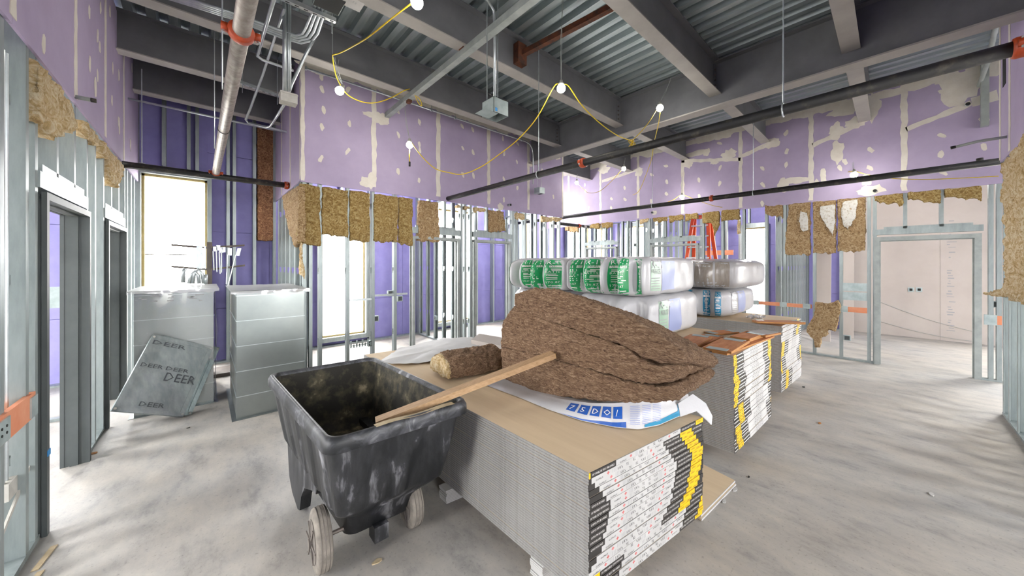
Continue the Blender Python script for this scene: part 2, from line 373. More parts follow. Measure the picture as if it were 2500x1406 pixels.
for a, b in ((1.9, D1[0]), (D1[1], D2[0]), (D2[1], 8.36)): track(wl, (LX - .018, a, 0), (LX - .172, b, .035))
for a, b in (D1, D2):
    MB().box((LX - .01, a - .03, 2.36), (LX - .17, b + .03, 2.47)).box((LX - .02, a + .06, 2.47), (LX - .05, b - .06, 2.53)).build('header', 'stud_steel', wl)
    for f in (.3, .68): stud(wl, 'E', LX - .02, a + (b - a) * f, 2.5, 3.5, .15, hole=False)
# --- wall_right (runs along Y, faces -X)
wt = struct('wall_right', (RX, 3, 0))
jr = [yAt(p, RX) for p in (2207, 1980, 1808, 1667, 1558, 1466, 1388)]; st = jr[1] - jr[0]
jr = [jr[0] - 2 * st, jr[0] - st] + jr + [8.36]
panelY(wt, RX, .016, jr, 3.09, DECK)
for y in jr[1:-1]: tape(wt, (RX, y, 3.13), (RX, y, DECK), .075, nW)
def tpx(a, b, wd=.085): tape(wt, onX(*a, RX), onX(*b, RX), wd, nW)
tpx((1664, 393), (1808, 389)); tpx((1812, 381), (1890, 345)); tpx((1984, 355), (2096, 303)); tpx((2212, 316), (2372, 252)); tpx((1470, 443), (1556, 414)); tpx((2372, 250), (2436, 232), .16)
sp = MB()
for px, py, a in ((1429, 466, 0), (1410, 492, 0), (1437, 508, 0), (1493, 485, .8), (1526, 487, .8), (1492, 507, .2), (1525, 459, .4), (1428, 452, 0), (1626, 405, 1.3), (1591, 426, .8), (1590, 491, .2), (1628, 444, .1), (1627, 473, .6),
                  (1706, 440, .3), (1757, 448, -.3), (1758, 410, -.4), (1757, 350, 1.2), (1707, 480, .2), (1862, 411, .5), (1862, 451, .6), (1919, 325, -.5), (1920, 370, -.3), (1919, 402, -.2), (1920, 445, 0), (1861, 497, 0),
                  (2125, 366, .6), (2124, 410, .6), (2050, 410, .3), (2300, 331, .9), (2298, 378, 0), (2403, 292, .9), (2402, 360, .2), (2303, 223, 1.2), (2302, 421, .8), (2063, 395, .3), (1995, 445, .2)):
    blob(sp, onX(px, py, RX), .035, .065, (0, -1, 0), nW, a)
for px, py, rx, rz in ((1780, 378, .16, .13), (1745, 395, .1, .06), (1725, 372, .08, .1), (2040, 320, .10, .16), (2045, 372, .09, .22), (2010, 430, .05, .14), (1912, 452, .10, .14), (1945, 440, .22, .07), (2125, 465, .18, .10), (2115, 440, .07, .12), (2090, 300, .14, .12),
                       (1885, 350, .13, .1), (1680, 400, .12, .12), (1560, 420, .12, .12), (2340, 215, .22, .3), (2270, 190, .3, .1), (1700, 375, .25, .07), (1950, 275, .3, .09), (2060, 270, .22, .12), (1475, 415, .2, .1), (1590, 370, .2, .07), (1400, 400, .1, .06), (2130, 265, .1, .25), (1598, 519, .07, .06)): blob(sp, onX(px, py, RX - .001), rx, rz, (0, -1, 0), nW, 0, 19, .25)
for i in range(26): blob(sp, (RX - .001, -1.4 + i * .37, 4.93 + random.uniform(-.03, .03)), .26, random.uniform(.06, .14), (0, 1, 0), nW, 0, 21, .2)
sp.build('mud_spots', 'joint_mud', wt, kind='stuff')
DC = (yAt(1504, RX), yAt(1428, RX)); DD = (yAt(1704, RX), yAt(1588, RX)); DE = (yAt(2397, RX), yAt(2134, RX))
for p in (1398, 1412, 1425, 1516, 1529, 1552, 1582, 1713, 1760, 1812, 1867, 1912, 1984, 2049, 2117, 2131, 2414, 2434): stud(wt, 'W', RX + .02, yAt(p, RX), .03, 3.3)
for a, b in ((DC[1], 8.36), (DD[1], DC[0]), (DE[1], DD[0]), (-1.9, DE[0])): track(wt, (RX + .018, a, 0), (RX + .114, b, .03))
for (a, b), z in ((DC, 2.42), (DD, 2.42), (DE, 2.37)):
    MB().box((RX + .012, a - .02, z), (RX + .11, b + .02, z + .1)).box((RX + .02, a + .08, z + .1), (RX + .05, b - .12, z + .14)).build('header', 'stud_steel', wt)
    for f in (.36, .7): stud(wt, 'W', RX + .02, a + (b - a) * f, z + .1, 3.3, hole=False)
# --- wall_near (stud wall at the right edge of the room, faces +Y)
NX = xAt(2441, NY)
wn = struct('wall_near', (6.2, NY, 0))
for a, b in ((3.2, 4.4), (4.4, 5.6), (5.6, 6.75), (6.75, NX)): MB().box((a + .002, NY - .016, 3.09), (b - .002, NY, DECK)).build('drywall_panel', 'purple_board', wn)
for x in (6.75, NX - .03): tape(wn, (x, NY, 3.12), (x, NY, DECK), .08, (0, 1, 0))
for x in (NX - .0, NX - .30, NX - .72, NX - 1.12, NX - 1.52, NX - 1.95, NX - 2.4, NX - 2.9): stud(wn, 'N', x, NY - .02, .03, 3.3, .15)
track(wn, (3.2, NY - .016, 0), (NX, NY - .172, .03))
MB().box((xAt(2456, NY), NY, 3.95), (xAt(2449, NY), NY + .004, 4.4)).build('wall_opening', 'dark_gap', wn)
# --- outer walls: violet sheathing panels, studs, window openings
wins = []
def outer(name, axis, plane, sgn, lo, hi, openings, z1=DECK, studs=.61, extra=()):
    r = struct(name, (plane, 0, 0) if axis == 'X' else (0, plane, 0))
    def bx(a, b, za, zb, m='sheathing', nm='sheathing_panel', d0=0, d1=.016):
        if axis == 'Y': MB().box((a, plane + sgn * d0, za), (b, plane + sgn * d1, zb)).build(nm, m, r)
        else: MB().box((plane + sgn * d0, a, za), (plane + sgn * d1, b, zb)).build(nm, m, r)
    marks = sorted([(a, b, s, t) for a, b, s, t in openings]); x = lo; segs = []
    for a, b, s, t in marks: segs.append((x, a)); x = b
    segs.append((x, hi))
    for a, b in segs:
        n = max(1, math.ceil((b - a) / 1.22))
        for i in range(n):
            for za, zb in ((0, 1.0), (1.0, 2.44), (2.44, 3.9), (3.9, z1)): bx(a + (b - a) * i / n + .003, a + (b - a) * (i + 1) / n - .003, za + .004, zb - .004)
    for a, b in segs: bx(a, b, 0, z1, 'sheathing', 'wall_core', .03, .12)
    for a, b, s, t in marks:
        bx(a, b, 0, s - .004, 'sheathing', 'wall_core', .03, .12); bx(a, b, t + .004, z1, 'sheathing', 'wall_core', .03, .12)
        bx(a, b, 0, s); bx(a, b, t, z1)
        bx(a - .06, a, s - .1, t + .1, 'stud_steel', 'window_post', -.15, -.02); bx(b, b + .06, s - .1, t + .1, 'stud_steel', 'window_post', -.15, -.02)
        bx(a, b, t, t + .14, 'stud_steel', 'header', -.15, -.02); bx(a, b, s - .1, s, 'stud_steel', 'sill_track', -.15, -.02)
        wins.append((axis, plane, sgn, a, b, s, t))
    x = lo + .2; f = {('Y', -1): 'N', ('Y', 1): 'S', ('X', 1): 'W', ('X', -1): 'E'}[(axis, sgn)]
    pos = list(extra)
    while x < hi - .1: pos.append(x); x += studs
    for x in pos:
        z_ = .03; hit = [t for a, b, s, t in marks if a - .09 < x < b + .05]
        if hit: z_ = hit[0] + .15
        stud(r, f, *((x, plane - .152 * sgn) if axis == 'Y' else (plane - .152 * sgn, x)), z_, z1 - .05, .15, hole=False)
    if axis == 'Y': track(r, (lo, plane - .152 * sgn, 0), (hi, plane, .03))
    else: track(r, (plane - .152 * sgn, lo, 0), (plane, hi, .03))
    return r
W1 = (xAt(783, BKY), xAt(889, BKY)); W2 = (xAt(1064, BKY), xAt(1150, BKY)); W3 = (xAt(1262, BKY), xAt(1284, BKY)); W4 = (xAt(1380, BKY), xAt(1412, BKY))
outer('wall_back', 'Y', BKY, 1, -4.2, FX, [(-3.4, -2.2, .2, 3.37), (xAt(346, BKY), xAt(506, BKY), .2, 3.37), (*W1, .2, 3.37), (*W2, .2, 3.37), (*W3, .2, 3.37), (W4[0], W4[1] + .6, .2, 3.37), (W4[1] + .9, FX - .3, .2, 3.37)], extra=[xAt(p, BKY - .15) for p in (395, 477, 553, 618)], studs=.63)
WF = (yAt(1873, FX), yAt(1817, FX))
outer('wall_far', 'X', FX, 1, .75, BKY, [(*WF, .2, 3.0), (5.9, 7.4, .2, 3.37)], studs=.72)
outer('wall_outer_left', 'X', -4.2, -1, -6, BKY, [(1.2, 2.4, .2, 3.37), (3.6, 4.8, .2, 3.37), (6.0, 7.2, .2, 3.37)])
outer('wall_behind_unseen', 'Y', -6, -1, -4.2, FX, [(-2.6, -1.4, .6, 3.8), (2.0, 3.4, .6, 3.8), (5.2, 6.6, .6, 3.8), (8.6, 10.0, .6, 3.8)])  # unseen wall behind the camera, added with windows sized to set the fill light
for i, (axis, plane, sgn, a, b, s, t) in enumerate(wins):
    r = struct('window_%d' % (i + 1), (plane, (a + b) / 2, s) if axis == 'X' else ((a + b) / 2, plane, s))
    def bx(a, b, za, zb, m, nm, d0, d1):
        if axis == 'Y': MB().box((a, plane + sgn * d0, za), (b, plane + sgn * d1, zb)).build(nm, m, r)
        else: MB().box((plane + sgn * d0, a, za), (plane + sgn * d1, b, zb)).build(nm, m, r)
    for q in ((a, a + .035, s, t), (b - .035, b, s, t), (a, b, t - .035, t), (a, b, s, s + .035)): bx(*q, 'buck_wood', 'frame', -.03, .06)
    zm = s + (t - s) * .57; bx(a + .035, b - .035, zm - .008, zm + .008, 'rack_steel', 'meeting_rail', .02, .04)
    bx(a + .035, b - .035, s + .035, t - .035, 'glass', 'pane', .045, .05)
    m = ((a + b) / 2, plane + .08 * sgn, (s + t) / 2) if axis == 'Y' else (plane + .08 * sgn, (a + b) / 2, (s + t) / 2)
    portal(m, (math.pi / 2, 0, {('Y', 1): math.pi, ('X', 1): math.pi / 2, ('X', -1): -math.pi / 2, ('Y', -1): 0}[(axis, sgn)]), b - a, t - s)
# plain board wall at the end of the far room, with two outlet boxes
MB().box((FX + .02, -6, 0), (FX + .1, -4.6, DECK)).box((FX + .02, -2.6, 0), (FX + .1, .75, DECK)).box((FX + .02, -4.6, 3.4), (FX + .1, -2.6, DECK)).build('wall_far_core', 'beige_board', kind='structure')
we = struct('wall_far_room', (FX, -1, 0))
panelY(we, FX, .016, [-6, -4.6], 0, DECK, 'beige_board'); panelY(we, FX, .016, [-2.6, -.78, .75], 0, DECK, 'beige_board'); panelY(we, FX, .016, [-4.6, -2.6], 3.4, DECK, 'beige_board')
portal((FX + .05, -3.6, 1.7), (math.pi / 2, 0, math.pi / 2), 2.0, 3.4)  # unseen opening left in the board wall, added to brighten the far room
for px in (2224, 2244): q = onX(px, 707, FX); MB().box((FX - .01, q.y - .05, q.z - .055), (FX, q.y + .05, q.z + .055)).box((FX - .014, q.y - .025, q.z - .03), (FX - .009, q.y + .025, q.z + .03), 1).build('outlet_box', ['box_steel', 'dark_gap'], we)
t_ = MB()
for a in ((2144, 735, 2380, 810), (2144, 783, 2380, 834)):
    pts = [onX(a[0] + (a[2] - a[0]) * i / 8, a[1] + (a[3] - a[1]) * i / 8 - 6 * math.sin(math.pi * i / 8) * -1, FX - .012) for i in range(9)]; t_.tube(pts, .004, 5)
t_.build('wall_cable', 'wire', we)
bm_ = MB(); y = yAt(2322, FX)
for i in range(46):
    if random.random() < .7: z = .12 + i * .062; bm_.box((FX - .002, y + random.uniform(-.09, .02), z), (FX, y + random.uniform(.03, .07), z + random.uniform(.012, .03)))
bm_.build('stamped_marks', 'ink_grey', we, kind='stuff')
# inner stud partitions seen through the walls
def partition(name, axis, c, a, b, n, z1=3.3):
    r = struct(name, (c, a, 0) if axis == 'Y' else (a, c, 0))
    for i in range(n):
        q = a + (b - a) * i / max(1, n - 1)
        stud(r, 'W' if axis == 'Y' else 'S', *((c, q) if axis == 'Y' else (q, c)), .03, z1)
    if axis == 'Y': track(r, (c, a, 0), (c + .092, b + .05, .03)); track(r, (c, a, z1), (c + .092, b + .05, z1 + .04))
    else: track(r, (a, c, 0), (b + .05, c + .092, .03)); track(r, (a, c, z1), (b + .05, c + .092, z1 + .04))
    return r
partition('wall_partition_a', 'Y', 4.16, 6.3, 8.25, 6)
partition('wall_partition_b', 'Y', CE - .1, 6.35, 8.25, 6)
partition('wall_partition_c', 'X', 1.66, 9.6, 12.9, 10)
partition('wall_partition_d', 'X', 4.75, 9.6, 12.9, 9)
partition('wall_partition_f', 'Y', 12.0, 3.1, 4.5, 5)
partition('wall_partition_g', 'X', 6.55, -2.7, -1.15, 5)
partition('wall_partition_e', 'Y', 11.2, 5.2, 8.2, 7)
# --- door frames (hollow metal, primed)
def door(n, axis, plane, sgn, a, b, zt, material, dep=.15, face=.05):
    r = struct('door_%d' % n, (plane, (a + b) / 2, 0) if axis == 'X' else ((a + b) / 2, plane, 0))
    def bx(mb, a, b, za, zb, d0, d1):
        if axis == 'Y': mb.box((a, plane + sgn * d0, za), (b, plane + sgn * d1, zb))
        else: mb.box((plane + sgn * d0, a, za), (plane + sgn * d1, b, zb))
        return mb
    for s, x in ((1, a), (-1, b)):
        m = MB(); bx(m, x, x + s * face, 0, zt, -.012, .012); bx(m, x, x + s * face, 0, zt, dep - .012, dep + .012); bx(m, x + s * .012, x + s * (face - .004), 0, zt - face, .012, dep - .012); bx(m, x + s * .03, x + s * (face + .012), 0, zt - face - .012, .055, .105)
        m.build('jamb', material, r)
    m = MB(); bx(m, a + face, b - face, zt - face, zt, -.012, .012); bx(m, a + face, b - face, zt - face, zt, dep - .012, dep + .012); bx(m, a + face, b - face, zt - face + .004, zt - .01, .012, dep - .012); bx(m, a + face, b - face, zt - face - .012, zt - face + .02, .055, .105)
    m.build('head', material, r); return r
door(1, 'X', LX, -1, *D1, 2.335, 'frame_primer'); door(2, 'X', LX, -1, *D2, 2.335, 'frame_primer')
door(3, 'Y', CYW, 1, *DA, 2.36, 'frame_light', .11); door(4, 'Y', CYW, 1, *DB, 2.36, 'frame_light', .11)
door(5, 'X', RX, 1, *DC, 2.36, 'frame_light', .11); door(6, 'X', RX, 1, *DD, 2.36, 'frame_light', .11); door(7, 'X', RX, 1, *DE, 2.33, 'frame_light', .11, .07)
# --- steel: beams along X every bay, one deep girder along Y
def ibeam(name, label, a, b, zb, zt, fw=.17, tf=.014, tw=.012, group=None):
    a, b = Vector(a), Vector(b); r = thing(name, label, 'beam', (a.x, a.y, zb), group); e = b - a; s = Vector((e.y, -e.x, 0)).normalized()
    MB().obox(a - s * fw / 2 + Vector((0, 0, zb)), e, s * fw, (0, 0, tf)).build('bottom_flange', 'beam_flange_lit', r)
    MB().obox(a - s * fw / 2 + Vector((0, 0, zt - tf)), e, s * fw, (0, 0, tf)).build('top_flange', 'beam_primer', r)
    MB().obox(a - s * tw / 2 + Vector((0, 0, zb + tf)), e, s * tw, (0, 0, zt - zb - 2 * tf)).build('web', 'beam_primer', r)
    return r
GX = 6.0
BY = (7.78, 6.45, 5.06, 3.53, 1.86, .34)
where = ('over the violet sheathed niche, nearest its window wall', 'across the left niche between both walls, second from its window', 'just in front of the speckled lilac wall with the conduit under it', 'passing over the light grey brace and hung bulb, into the girder', 'over the stacked bags, ending at the girder with a chalk mark', 'nearest the upper edge, ending at the girder beside a dark shadow')
for y, t in zip(BY, where):
    x0 = LX if y > 6 else -4.5; x1 = RTX if y > 6 else GX - .02
    r = ibeam('steel_beam', 'dark grey steel beam ' + t, (x0, y, 0), (x1, y, 0), 4.49, DECK)
    if x1 > 5:
        MB().box((GX - .13, y - .012, 4.56), (GX - .006, y + .012, 4.94)).build('end_plate', 'beam_primer', r)
        bo = MB()
        for z in (4.62, 4.70, 4.78, 4.86): bo.tube([(GX - .09, y - .03, z), (GX - .09, y + .03, z)], .014, 6)
        bo.build('bolts', 'rack_steel', r, kind='stuff')
for y, t in zip(BY[1:], ('farthest along, beside the end of the lilac centre wall', 'behind the red pipe coupling, second from the centre wall corner', 'over the tied yellow cord knot', 'above the middle of the black sprinkler pipe', 'landing in the white mud above the wide door')):
    ibeam('steel_beam', 'pale grey beam from girder to lilac wall, ' + t, (GX + .02, y, 0), (RX, y, 0), 4.50, DECK)
ibeam('steel_girder', 'deep grey steel girder crossing the room under the beam ends', (GX, CYW - .001, 0), (GX, NY + .001, 0), 4.29, DECK, .22, .02, .016)
b = thing('brace_strut', 'light grey square brace slung under two beams into the lilac wall', 'brace', (2.39, 4, 4.42)); MB().obox((2.35, 5.93, 4.405), (0, -4.1, 0), (.08, 0, 0), (0, 0, .08)).build('bar', 'frame_light', b)
MB().box((2.36, 5.02, 4.36), (2.42, 5.1, 4.41)).build('clamp', 'rust', b); MB().box((2.34, 3.48, 4.48), (2.44, 3.58, 4.5)).build('clamp', 'rust', b)
b = thing('angle_brace', 'rusty brown angle iron brace high between two beams', 'brace', (3.3, 3.4, 4.7))
MB().obox((3.24, 3.505, 4.72), (.40, -1.60, .17), (.07, .016, 0), (0, 0, .008)).obox((3.24, 3.505, 4.72), (.40, -1.60, .17), (.008, 0, 0), (0, 0, .07)).build('bar', 'rust', b); MB().box((3.2, 3.42, 4.62), (3.36, 3.522, 4.9)).build('gusset', 'rust', b)
# ------------------------------------------------------------------ gypsum board stacks: every taped pair of boards is a thing
ORD = ['top', 'second', 'third', 'fourth', 'fifth', 'sixth', 'seventh', 'eighth', 'ninth', 'tenth', 'eleventh', 'twelfth', 'thirteenth', 'fourteenth', 'fifteenth', 'sixteenth', 'seventeenth', 'eighteenth', 'nineteenth', 'twentieth',
       'twenty-first', 'twenty-second', 'twenty-third', 'twenty-fourth', 'twenty-fifth', 'twenty-sixth', 'twenty-seventh', 'twenty-eighth', 'twenty-ninth', 'thirtieth']
T2 = .0322
def board_mesh(e1, e2, edge, t=.0152):
    c = .0022; m = MB(); i1 = e1.normalized() * .004; i2 = e2.normalized() * .004; z = Vector((0, 0, 1)); rings = []
    for zz, ins in ((0, 1), (c, 0), (t - c, 0), (t, 1)):
        rings.append([i1 * ins + i2 * ins + z * zz, e1 - i1 * ins + i2 * ins + z * zz, e1 + e2 - i1 * ins - i2 * ins + z * zz, e2 + i1 * ins - i2 * ins + z * zz])
    m.face(rings[0][::-1], 0); m.face(rings[3], 0)
    for r0, r1 in zip(rings, rings[1:]):
        for k in range(4): m.face([r0[k], r0[(k + 1) % 4], r1[(k + 1) % 4], r1[k]], 1)
    return m.mesh('board', ['kraft', edge])
PER = (('K', .20), ('W', .64), ('K', .19), ('Y', .14))
def tape_mesh(e1, ws, detail, seed):                    # printed end tape; ws = where a white field starts (m)
    rnd = random.Random(seed); W = e1.length; u = e1.normalized(); n = Vector((u.y, -u.x, 0)); h = .0298; m = MB(); p = MB()
    x = ws - .20
    while x > 0: x -= 1.17
    slots = {'W': 0, 'K': 1, 'Y': 2}; cells = []
    while x < W:
        for c, l in PER:
            a, b = max(0, x), min(W, x + l)
            if b - a > .004: cells.append((c, a, b, x))
            x += l
    for c, a, b, x in cells:
        m.obox(u * a + n * .0012, u * (b - a), -n * .004, (0, 0, h), slots[c])
        def at(q0, z0, s=1):
            return lambda X, Y: u * (q0 + X * s) + n * .0017 + Vector((0, 0, z0 + Y * s))
        if c == 'W':
            L = x + .64
            for q0, s, kind in ((x, 1, 'a'), (L, -1, 'b')):
                bz = .004 if s > 0 else h - .004
                items = ((.10 if 0 else .03, 'GridMarX', .010, 1), (.205, '5/8"x', .0155, 1), (.278, 'TE', .0155, 1)) if detail else ((.205, '5/8"x', .0155, 1), (.278, 'TE', .0155, 1))
                for dx, tx, hh, ink in items:
                    q = q0 + s * dx
                    if a + .0 < min(q, q + s * .09) and max(q, q + s * .09) < b: write(p, tx, at(q, bz, s), hh, 1)
                if detail:
                    for k in range(3):                      # small print columns and the red plus mark
                        q = q0 + s * (.165 + k * .012)
                        if a < q - .01 and q + .01 < b: p.obox(u * q + n * .0014 + Vector((0, 0, .003)), u * .003, -n * .001, (0, 0, .023), 4)
                    q = q0 + s * .128
                    if a < q - .02 and q + .02 < b:
                        z = .015; p.obox(u * (q - .010) + n * .0016 + Vector((0, 0, z - .002)), u * .02, -n * .001, (0, 0, .006), 3); p.obox(u * (q - .003) + n * .0016 + Vector((0, 0, z - .008)), u * .006, -n * .001, (0, 0, .018), 3)
        elif c == 'K' and b - a > .1 and detail:
            s, z, q = (1, .010, a + .012) if x + .3 < W * .6 or rnd.random() < .3 else (-1, .0215, b - .012)
            tx = rnd.choice(('5/8" FIRE-SHIELD GYPSUM BOARD', '5/8" PANEL DE YESO FIRE-SHIELD')) if b - a > .15 else 'GYPSUM BOARD'
            write(p, tx, at(q, z, s), .011, 0, (b - a) - .026)
        elif c == 'K' and b - a > .06 and not detail:
            p.obox(u * (a + .012) + n * .0014 + Vector((0, 0, .011)), u * (b - a - .03), -n * .001, (0, 0, .008), 0)
        elif c == 'Y':
            for k in (0, 1):
                q = a + .016 + k * .066
                if q + .05 < b:
                    if detail: write(p, 'GoldBond', at(q, .016 - .010 * k), .0075, 1, .046); p.obox(u * q + n * .0014 + Vector((0, 0, .0125 - .010 * k)), u * .046, -n * .001, (0, 0, .0012), 1)
                    else: p.obox(u * q + n * .0014 + Vector((0, 0, .010)), u * .04, -n * .001, (0, 0, .006), 1)
    return m.mesh('end_tape', ['tape_white', 'ink_black', 'ink_yellow']), (p.mesh('print', ['ink_white', 'ink_black', 'ink_yellow', 'ink_red', 'ink_grey']) if p.v else None)
def stack(FL, FR, BL, z0, n, phases, edge, where, detail, blocks):
    FL, FR, BL = [Vector((*q, 0)) for q in (FL, FR, BL)]; e1, e2 = FR - FL, BL - FL
    bm = board_mesh(e1, e2, edge); cache = {}
    for i in range(n):                                    # i = 0 is the top pair
        z = z0 + (n - 1 - i) * T2; ph = phases[i % len(phases)]
        j = e1.normalized() * random.uniform(-.002, .002) + e2.normalized() * random.uniform(-.005, .005)
        r = thing('gypsum_board_pair', 'taped gypsum board pair, %s of the %s' % (ORD[i] if i < n - 1 else 'lowest', where), 'gypsum board', (FL.x + j.x, FL.y + j.y, z), 'gypsum board pairs in the ' + where)
        link('board', bm, r, loc=(0, 0, 0)); link('board', bm, r, loc=(0, 0, .0155))
        if ph not in cache: cache[ph] = tape_mesh(e1, ph, detail, len(cache))
        tm, pm = cache[ph]; t = link('end_tape', tm, r, loc=(0, 0, .0008))
        if pm: link('print', pm, t, 'stuff')
    for k, (f, g) in enumerate(blocks):
        c = FL + e1 * f + e2 * g
        b = thing('gypsum_spacer', 'pale gypsum strip block under the %s, %s' % (where, ('nearer the front end', 'towards the far end')[k]), 'spacer', (c.x, c.y, 0), 'gypsum spacers under the stacks')
        u1, u2 = e1.normalized(), e2.normalized(); h = z0 / 9 if z0 > .05 else .011
        for q in range(9): MB().obox(c + Vector((0, 0, q * h)) + u1 * random.uniform(-.005, .005), u1 * (e1.length * (1.02 - f)), u2 * .10, (0, 0, h - .0012)).build('strip', 'tape_white', b)
S1T = .778
PH1 = (.21, .02, .05, .08, .10, .125, .16, .17, .15, .14, .13, .11, .12, .10, .055, .02, .0, .285, .26, .235, .21, .19)
stack((1.462, 1.036), (2.588, .884), (1.40, 4.16), S1T - 21 * T2, 21, PH1, 'board_edge', 'front stack', True, ((-.045, .40), (0, .10)))
PH2 = (.27, .28, .28, .27, .255, .255, .33, .345, .36, .33, .32, .31, .30, .29, .28, .44, .45, .46, .48, .49, .50, .375, .38, .40, .41, .42, .44, .45)
stack((3.62, .97), (4.84, .93), (3.58, 4.02), .10, 28, PH2, 'board_edge_light', 'middle stack with the green bags', False, ((0, .12), (0, .8)))
PH3 = (.05, .055, .06, .045, .01, .0, -.02, .36, .35, .34, .36, .35, .33, .22, .21, .24, .24, .25, .26, .27, .56, .57, .58, .58, .57, .56, .55, .54)
stack((5.80, 1.0), (6.93, .95), (5.77, 4.05), .10, 28, PH3, 'board_edge_light', 'far stack with the teal bag', False, ((0, .12), (0, .8)))
S2T = S3T = .10 + 28 * T2
# loose scrap boards on the floor behind the front stack
r = thing('scrap_board', 'tan offcut of gypsum board lying on the concrete behind the front stack', 'scrap board', (2.9, 1.0, 0))
A, B_, D_ = onZ(1796, 1176, .03), onZ(1712, 1262, .03), onZ(1600, 1190, .03); A.z = B_.z = D_.z = 0.002
MB().obox(B_, A - B_, D_ - B_, (0, 0, .014), 0).obox(B_ + Vector((.012, .01, .0165)), A - B_, D_ - B_, (0, 0, .014), 0).build('board', 'kraft', r)
e = (A - B_); MB().obox(B_ - (D_ - B_).normalized() * .004, e, (D_ - B_).normalized() * .004, (0, 0, .014)).obox(B_ + Vector((.012, .01, .0165)) - (D_ - B_).normalized() * .004, e, (D_ - B_).normalized() * .004, (0, 0, .014)).build('cut_edge', 'tape_white', r)
# ------------------------------------------------------------------ open bundle of brown wool batts lying on its burst bag
PX = 2.06
def outline(px): return [onX(a, b, PX) for a, b in px]
def batt(label, px, dx, x0=0, drop=0, **k):
    P = [p + Vector((x0, 0, 0)) for p in outline(px)]; c = min(P, key=lambda p: p.z)
    r = thing('insulation_batt', label, 'insulation', (PX + .25, P[0].y, c.z), 'loose brown batts on the front stack')
    fluff('wool', P, (dx, 0, -drop), 'batt_brown', r, .014, **k); return r
batt('big folded brown wool batt on top of the open bundle', [(1262, 714), (1300, 701), (1350, 703), (1400, 717), (1460, 739), (1520, 765), (1580, 799), (1625, 826), (1658, 846), (1674, 866), (1664, 884), (1620, 888), (1568, 872), (1530, 848), (1450, 821), (1380, 797), (1300, 771), (1256, 748)], .58, drop=.15, amp=.026, fine=.024, size=.07)
batt('brown wool batt folded in the middle of the open bundle', [(1252, 746), (1300, 769), (1380, 798), (1450, 822), (1520, 846), (1556, 872), (1596, 891), (1634, 894), (1648, 914), (1636, 934), (1596, 940), (1555, 934), (1500, 920), (1420, 897), (1300, 864), (1220, 848), (1224, 792), (1234, 768)], .56, drop=.04, amp=.026, fine=.024, size=.07)
batt('lowest brown wool batt of the open bundle, resting in the burst bag', [(1220, 848), (1300, 864), (1420, 897), (1500, 922), (1548, 938), (1600, 944), (1642, 942), (1662, 960), (1654, 980), (1600, 985), (1500, 984), (1420, 976), (1330, 966), (1228, 936)], .61, amp=.026, fine=.024, size=.07)
# small batt beside it
r = thing('insulation_batt', 'small brown wool batt with a pale torn end beside the white sheet', 'insulation', (1.75, 2.75, S1T), 'loose brown batts on the front stack')
b0 = onZ(1098, 934, S1T); b1 = onZ(1235, 904, S1T); ex = b1 - b0; ey = Vector((-ex.y, ex.x, 0)).normalized() * .42
fluff('wool', [b0 + Vector((0, 0, .015)), b0 + Vector((0, 0, .10)), b0 + ey * .15 + Vector((0, 0, .2)), b0 + ey * .55 + Vector((0, 0, .23)), b0 + ey + Vector((0, 0, .14)), b0 + ey + Vector((0, 0, .015))], ex, 'batt_brown', r, .014, .04, .025, .10)
fluff('torn_end', [b0 - ex.normalized() * .03 + q for q in (Vector((0, 0, .03)), Vector((0, 0, .10)), ey * .15 + Vector((0, 0, .19)), ey * .5 + Vector((0, 0, .22)), ey * .95 + Vector((0, 0, .13)), ey * .95 + Vector((0, 0, .03)))], ex.normalized() * .05, 'batt_cream', r, .012, .04, .03, .06)
# burst bag under the bundle: curled strip of printed film
LO = [(1180, 938), (1262, 968), (1340, 1000), (1420, 1027), (1500, 1043), (1560, 1048), (1610, 1038), (1655, 1018), (1690, 1004)]
UP = [(1216, 930), (1300, 958), (1370, 974), (1440, 984), (1500, 984), (1560, 980), (1610, 976), (1650, 970), (1680, 962)]
def lerp_px(L, t):
    q = t * (len(L) - 1); i = min(int(q), len(L) - 2); f = q - i; return (L[i][0] + (L[i + 1][0] - L[i][0]) * f, L[i][1] + (L[i + 1][1] - L[i][1]) * f)
def bagpt(s, t, off=0.0):
    a = onZ(*lerp_px(LO, s), S1T + .006); u = lerp_px(UP, s); kb = (a - O).length / ray(*lerp_px(LO, s)).length; b = atk(*u, kb * 1.035)
    p = a.lerp(b, t); bulge = math.sin(math.pi * min(1, t * 1.1)) * .02; d = (O - p).normalized()
    wr = .006 * noise.noise((p.x * 9, p.y * 9, p.z * 14)); return p + d * (off + bulge + wr) + Vector((0, 0, max(0, S1T + .004 - p.z)))
r = thing('burst_bag', 'white plastic bag with blue print, torn open under the brown bundle', 'plastic bag', (1.9, 1.6, S1T))
MB().grid(lambda s, t: bagpt(s, t), 60, 8).build('film', 'poly', r, True)
MB().grid(lambda s, t: bagpt(s, 1).lerp(Vector((2.45, bagpt(s, 1).y, S1T + .008)), t), 40, 2).build('film', 'poly', r, True)
ip = MB(); dp = MB()
for a, b in ((.30, .335), (.345, .385), (.395, .435), (.445, .485), (.495, .54)): ip.grid(lambda s, t: bagpt(a + (b - a) * s, .34 + .5 * t, .003), 4, 4)
ip.grid(lambda s, t: bagpt(.28 + .28 * s, .02 + .22 * t * s, .003), 12, 3); ip.build('blue_print', 'ink_blue', r)
q = MB()
for k, (a, tx) in enumerate(((.307, '7'), (.352, '5'), (.402, 'D'), (.452, 'O'), (.507, '/'))): write(q, tx, lambda X, Y: bagpt(a + X, .45 + Y * 9, .005), .030, 0)
q.build('icons', 'ink_white', r)
g = MB()
for c in range(3):
    for k in range(11):
        a = .58 + c * .065; g.grid(lambda s, t: bagpt(a + s * random.choice((.052,)), .16 + .066 * k + .022 * t, .003), 4, 1)
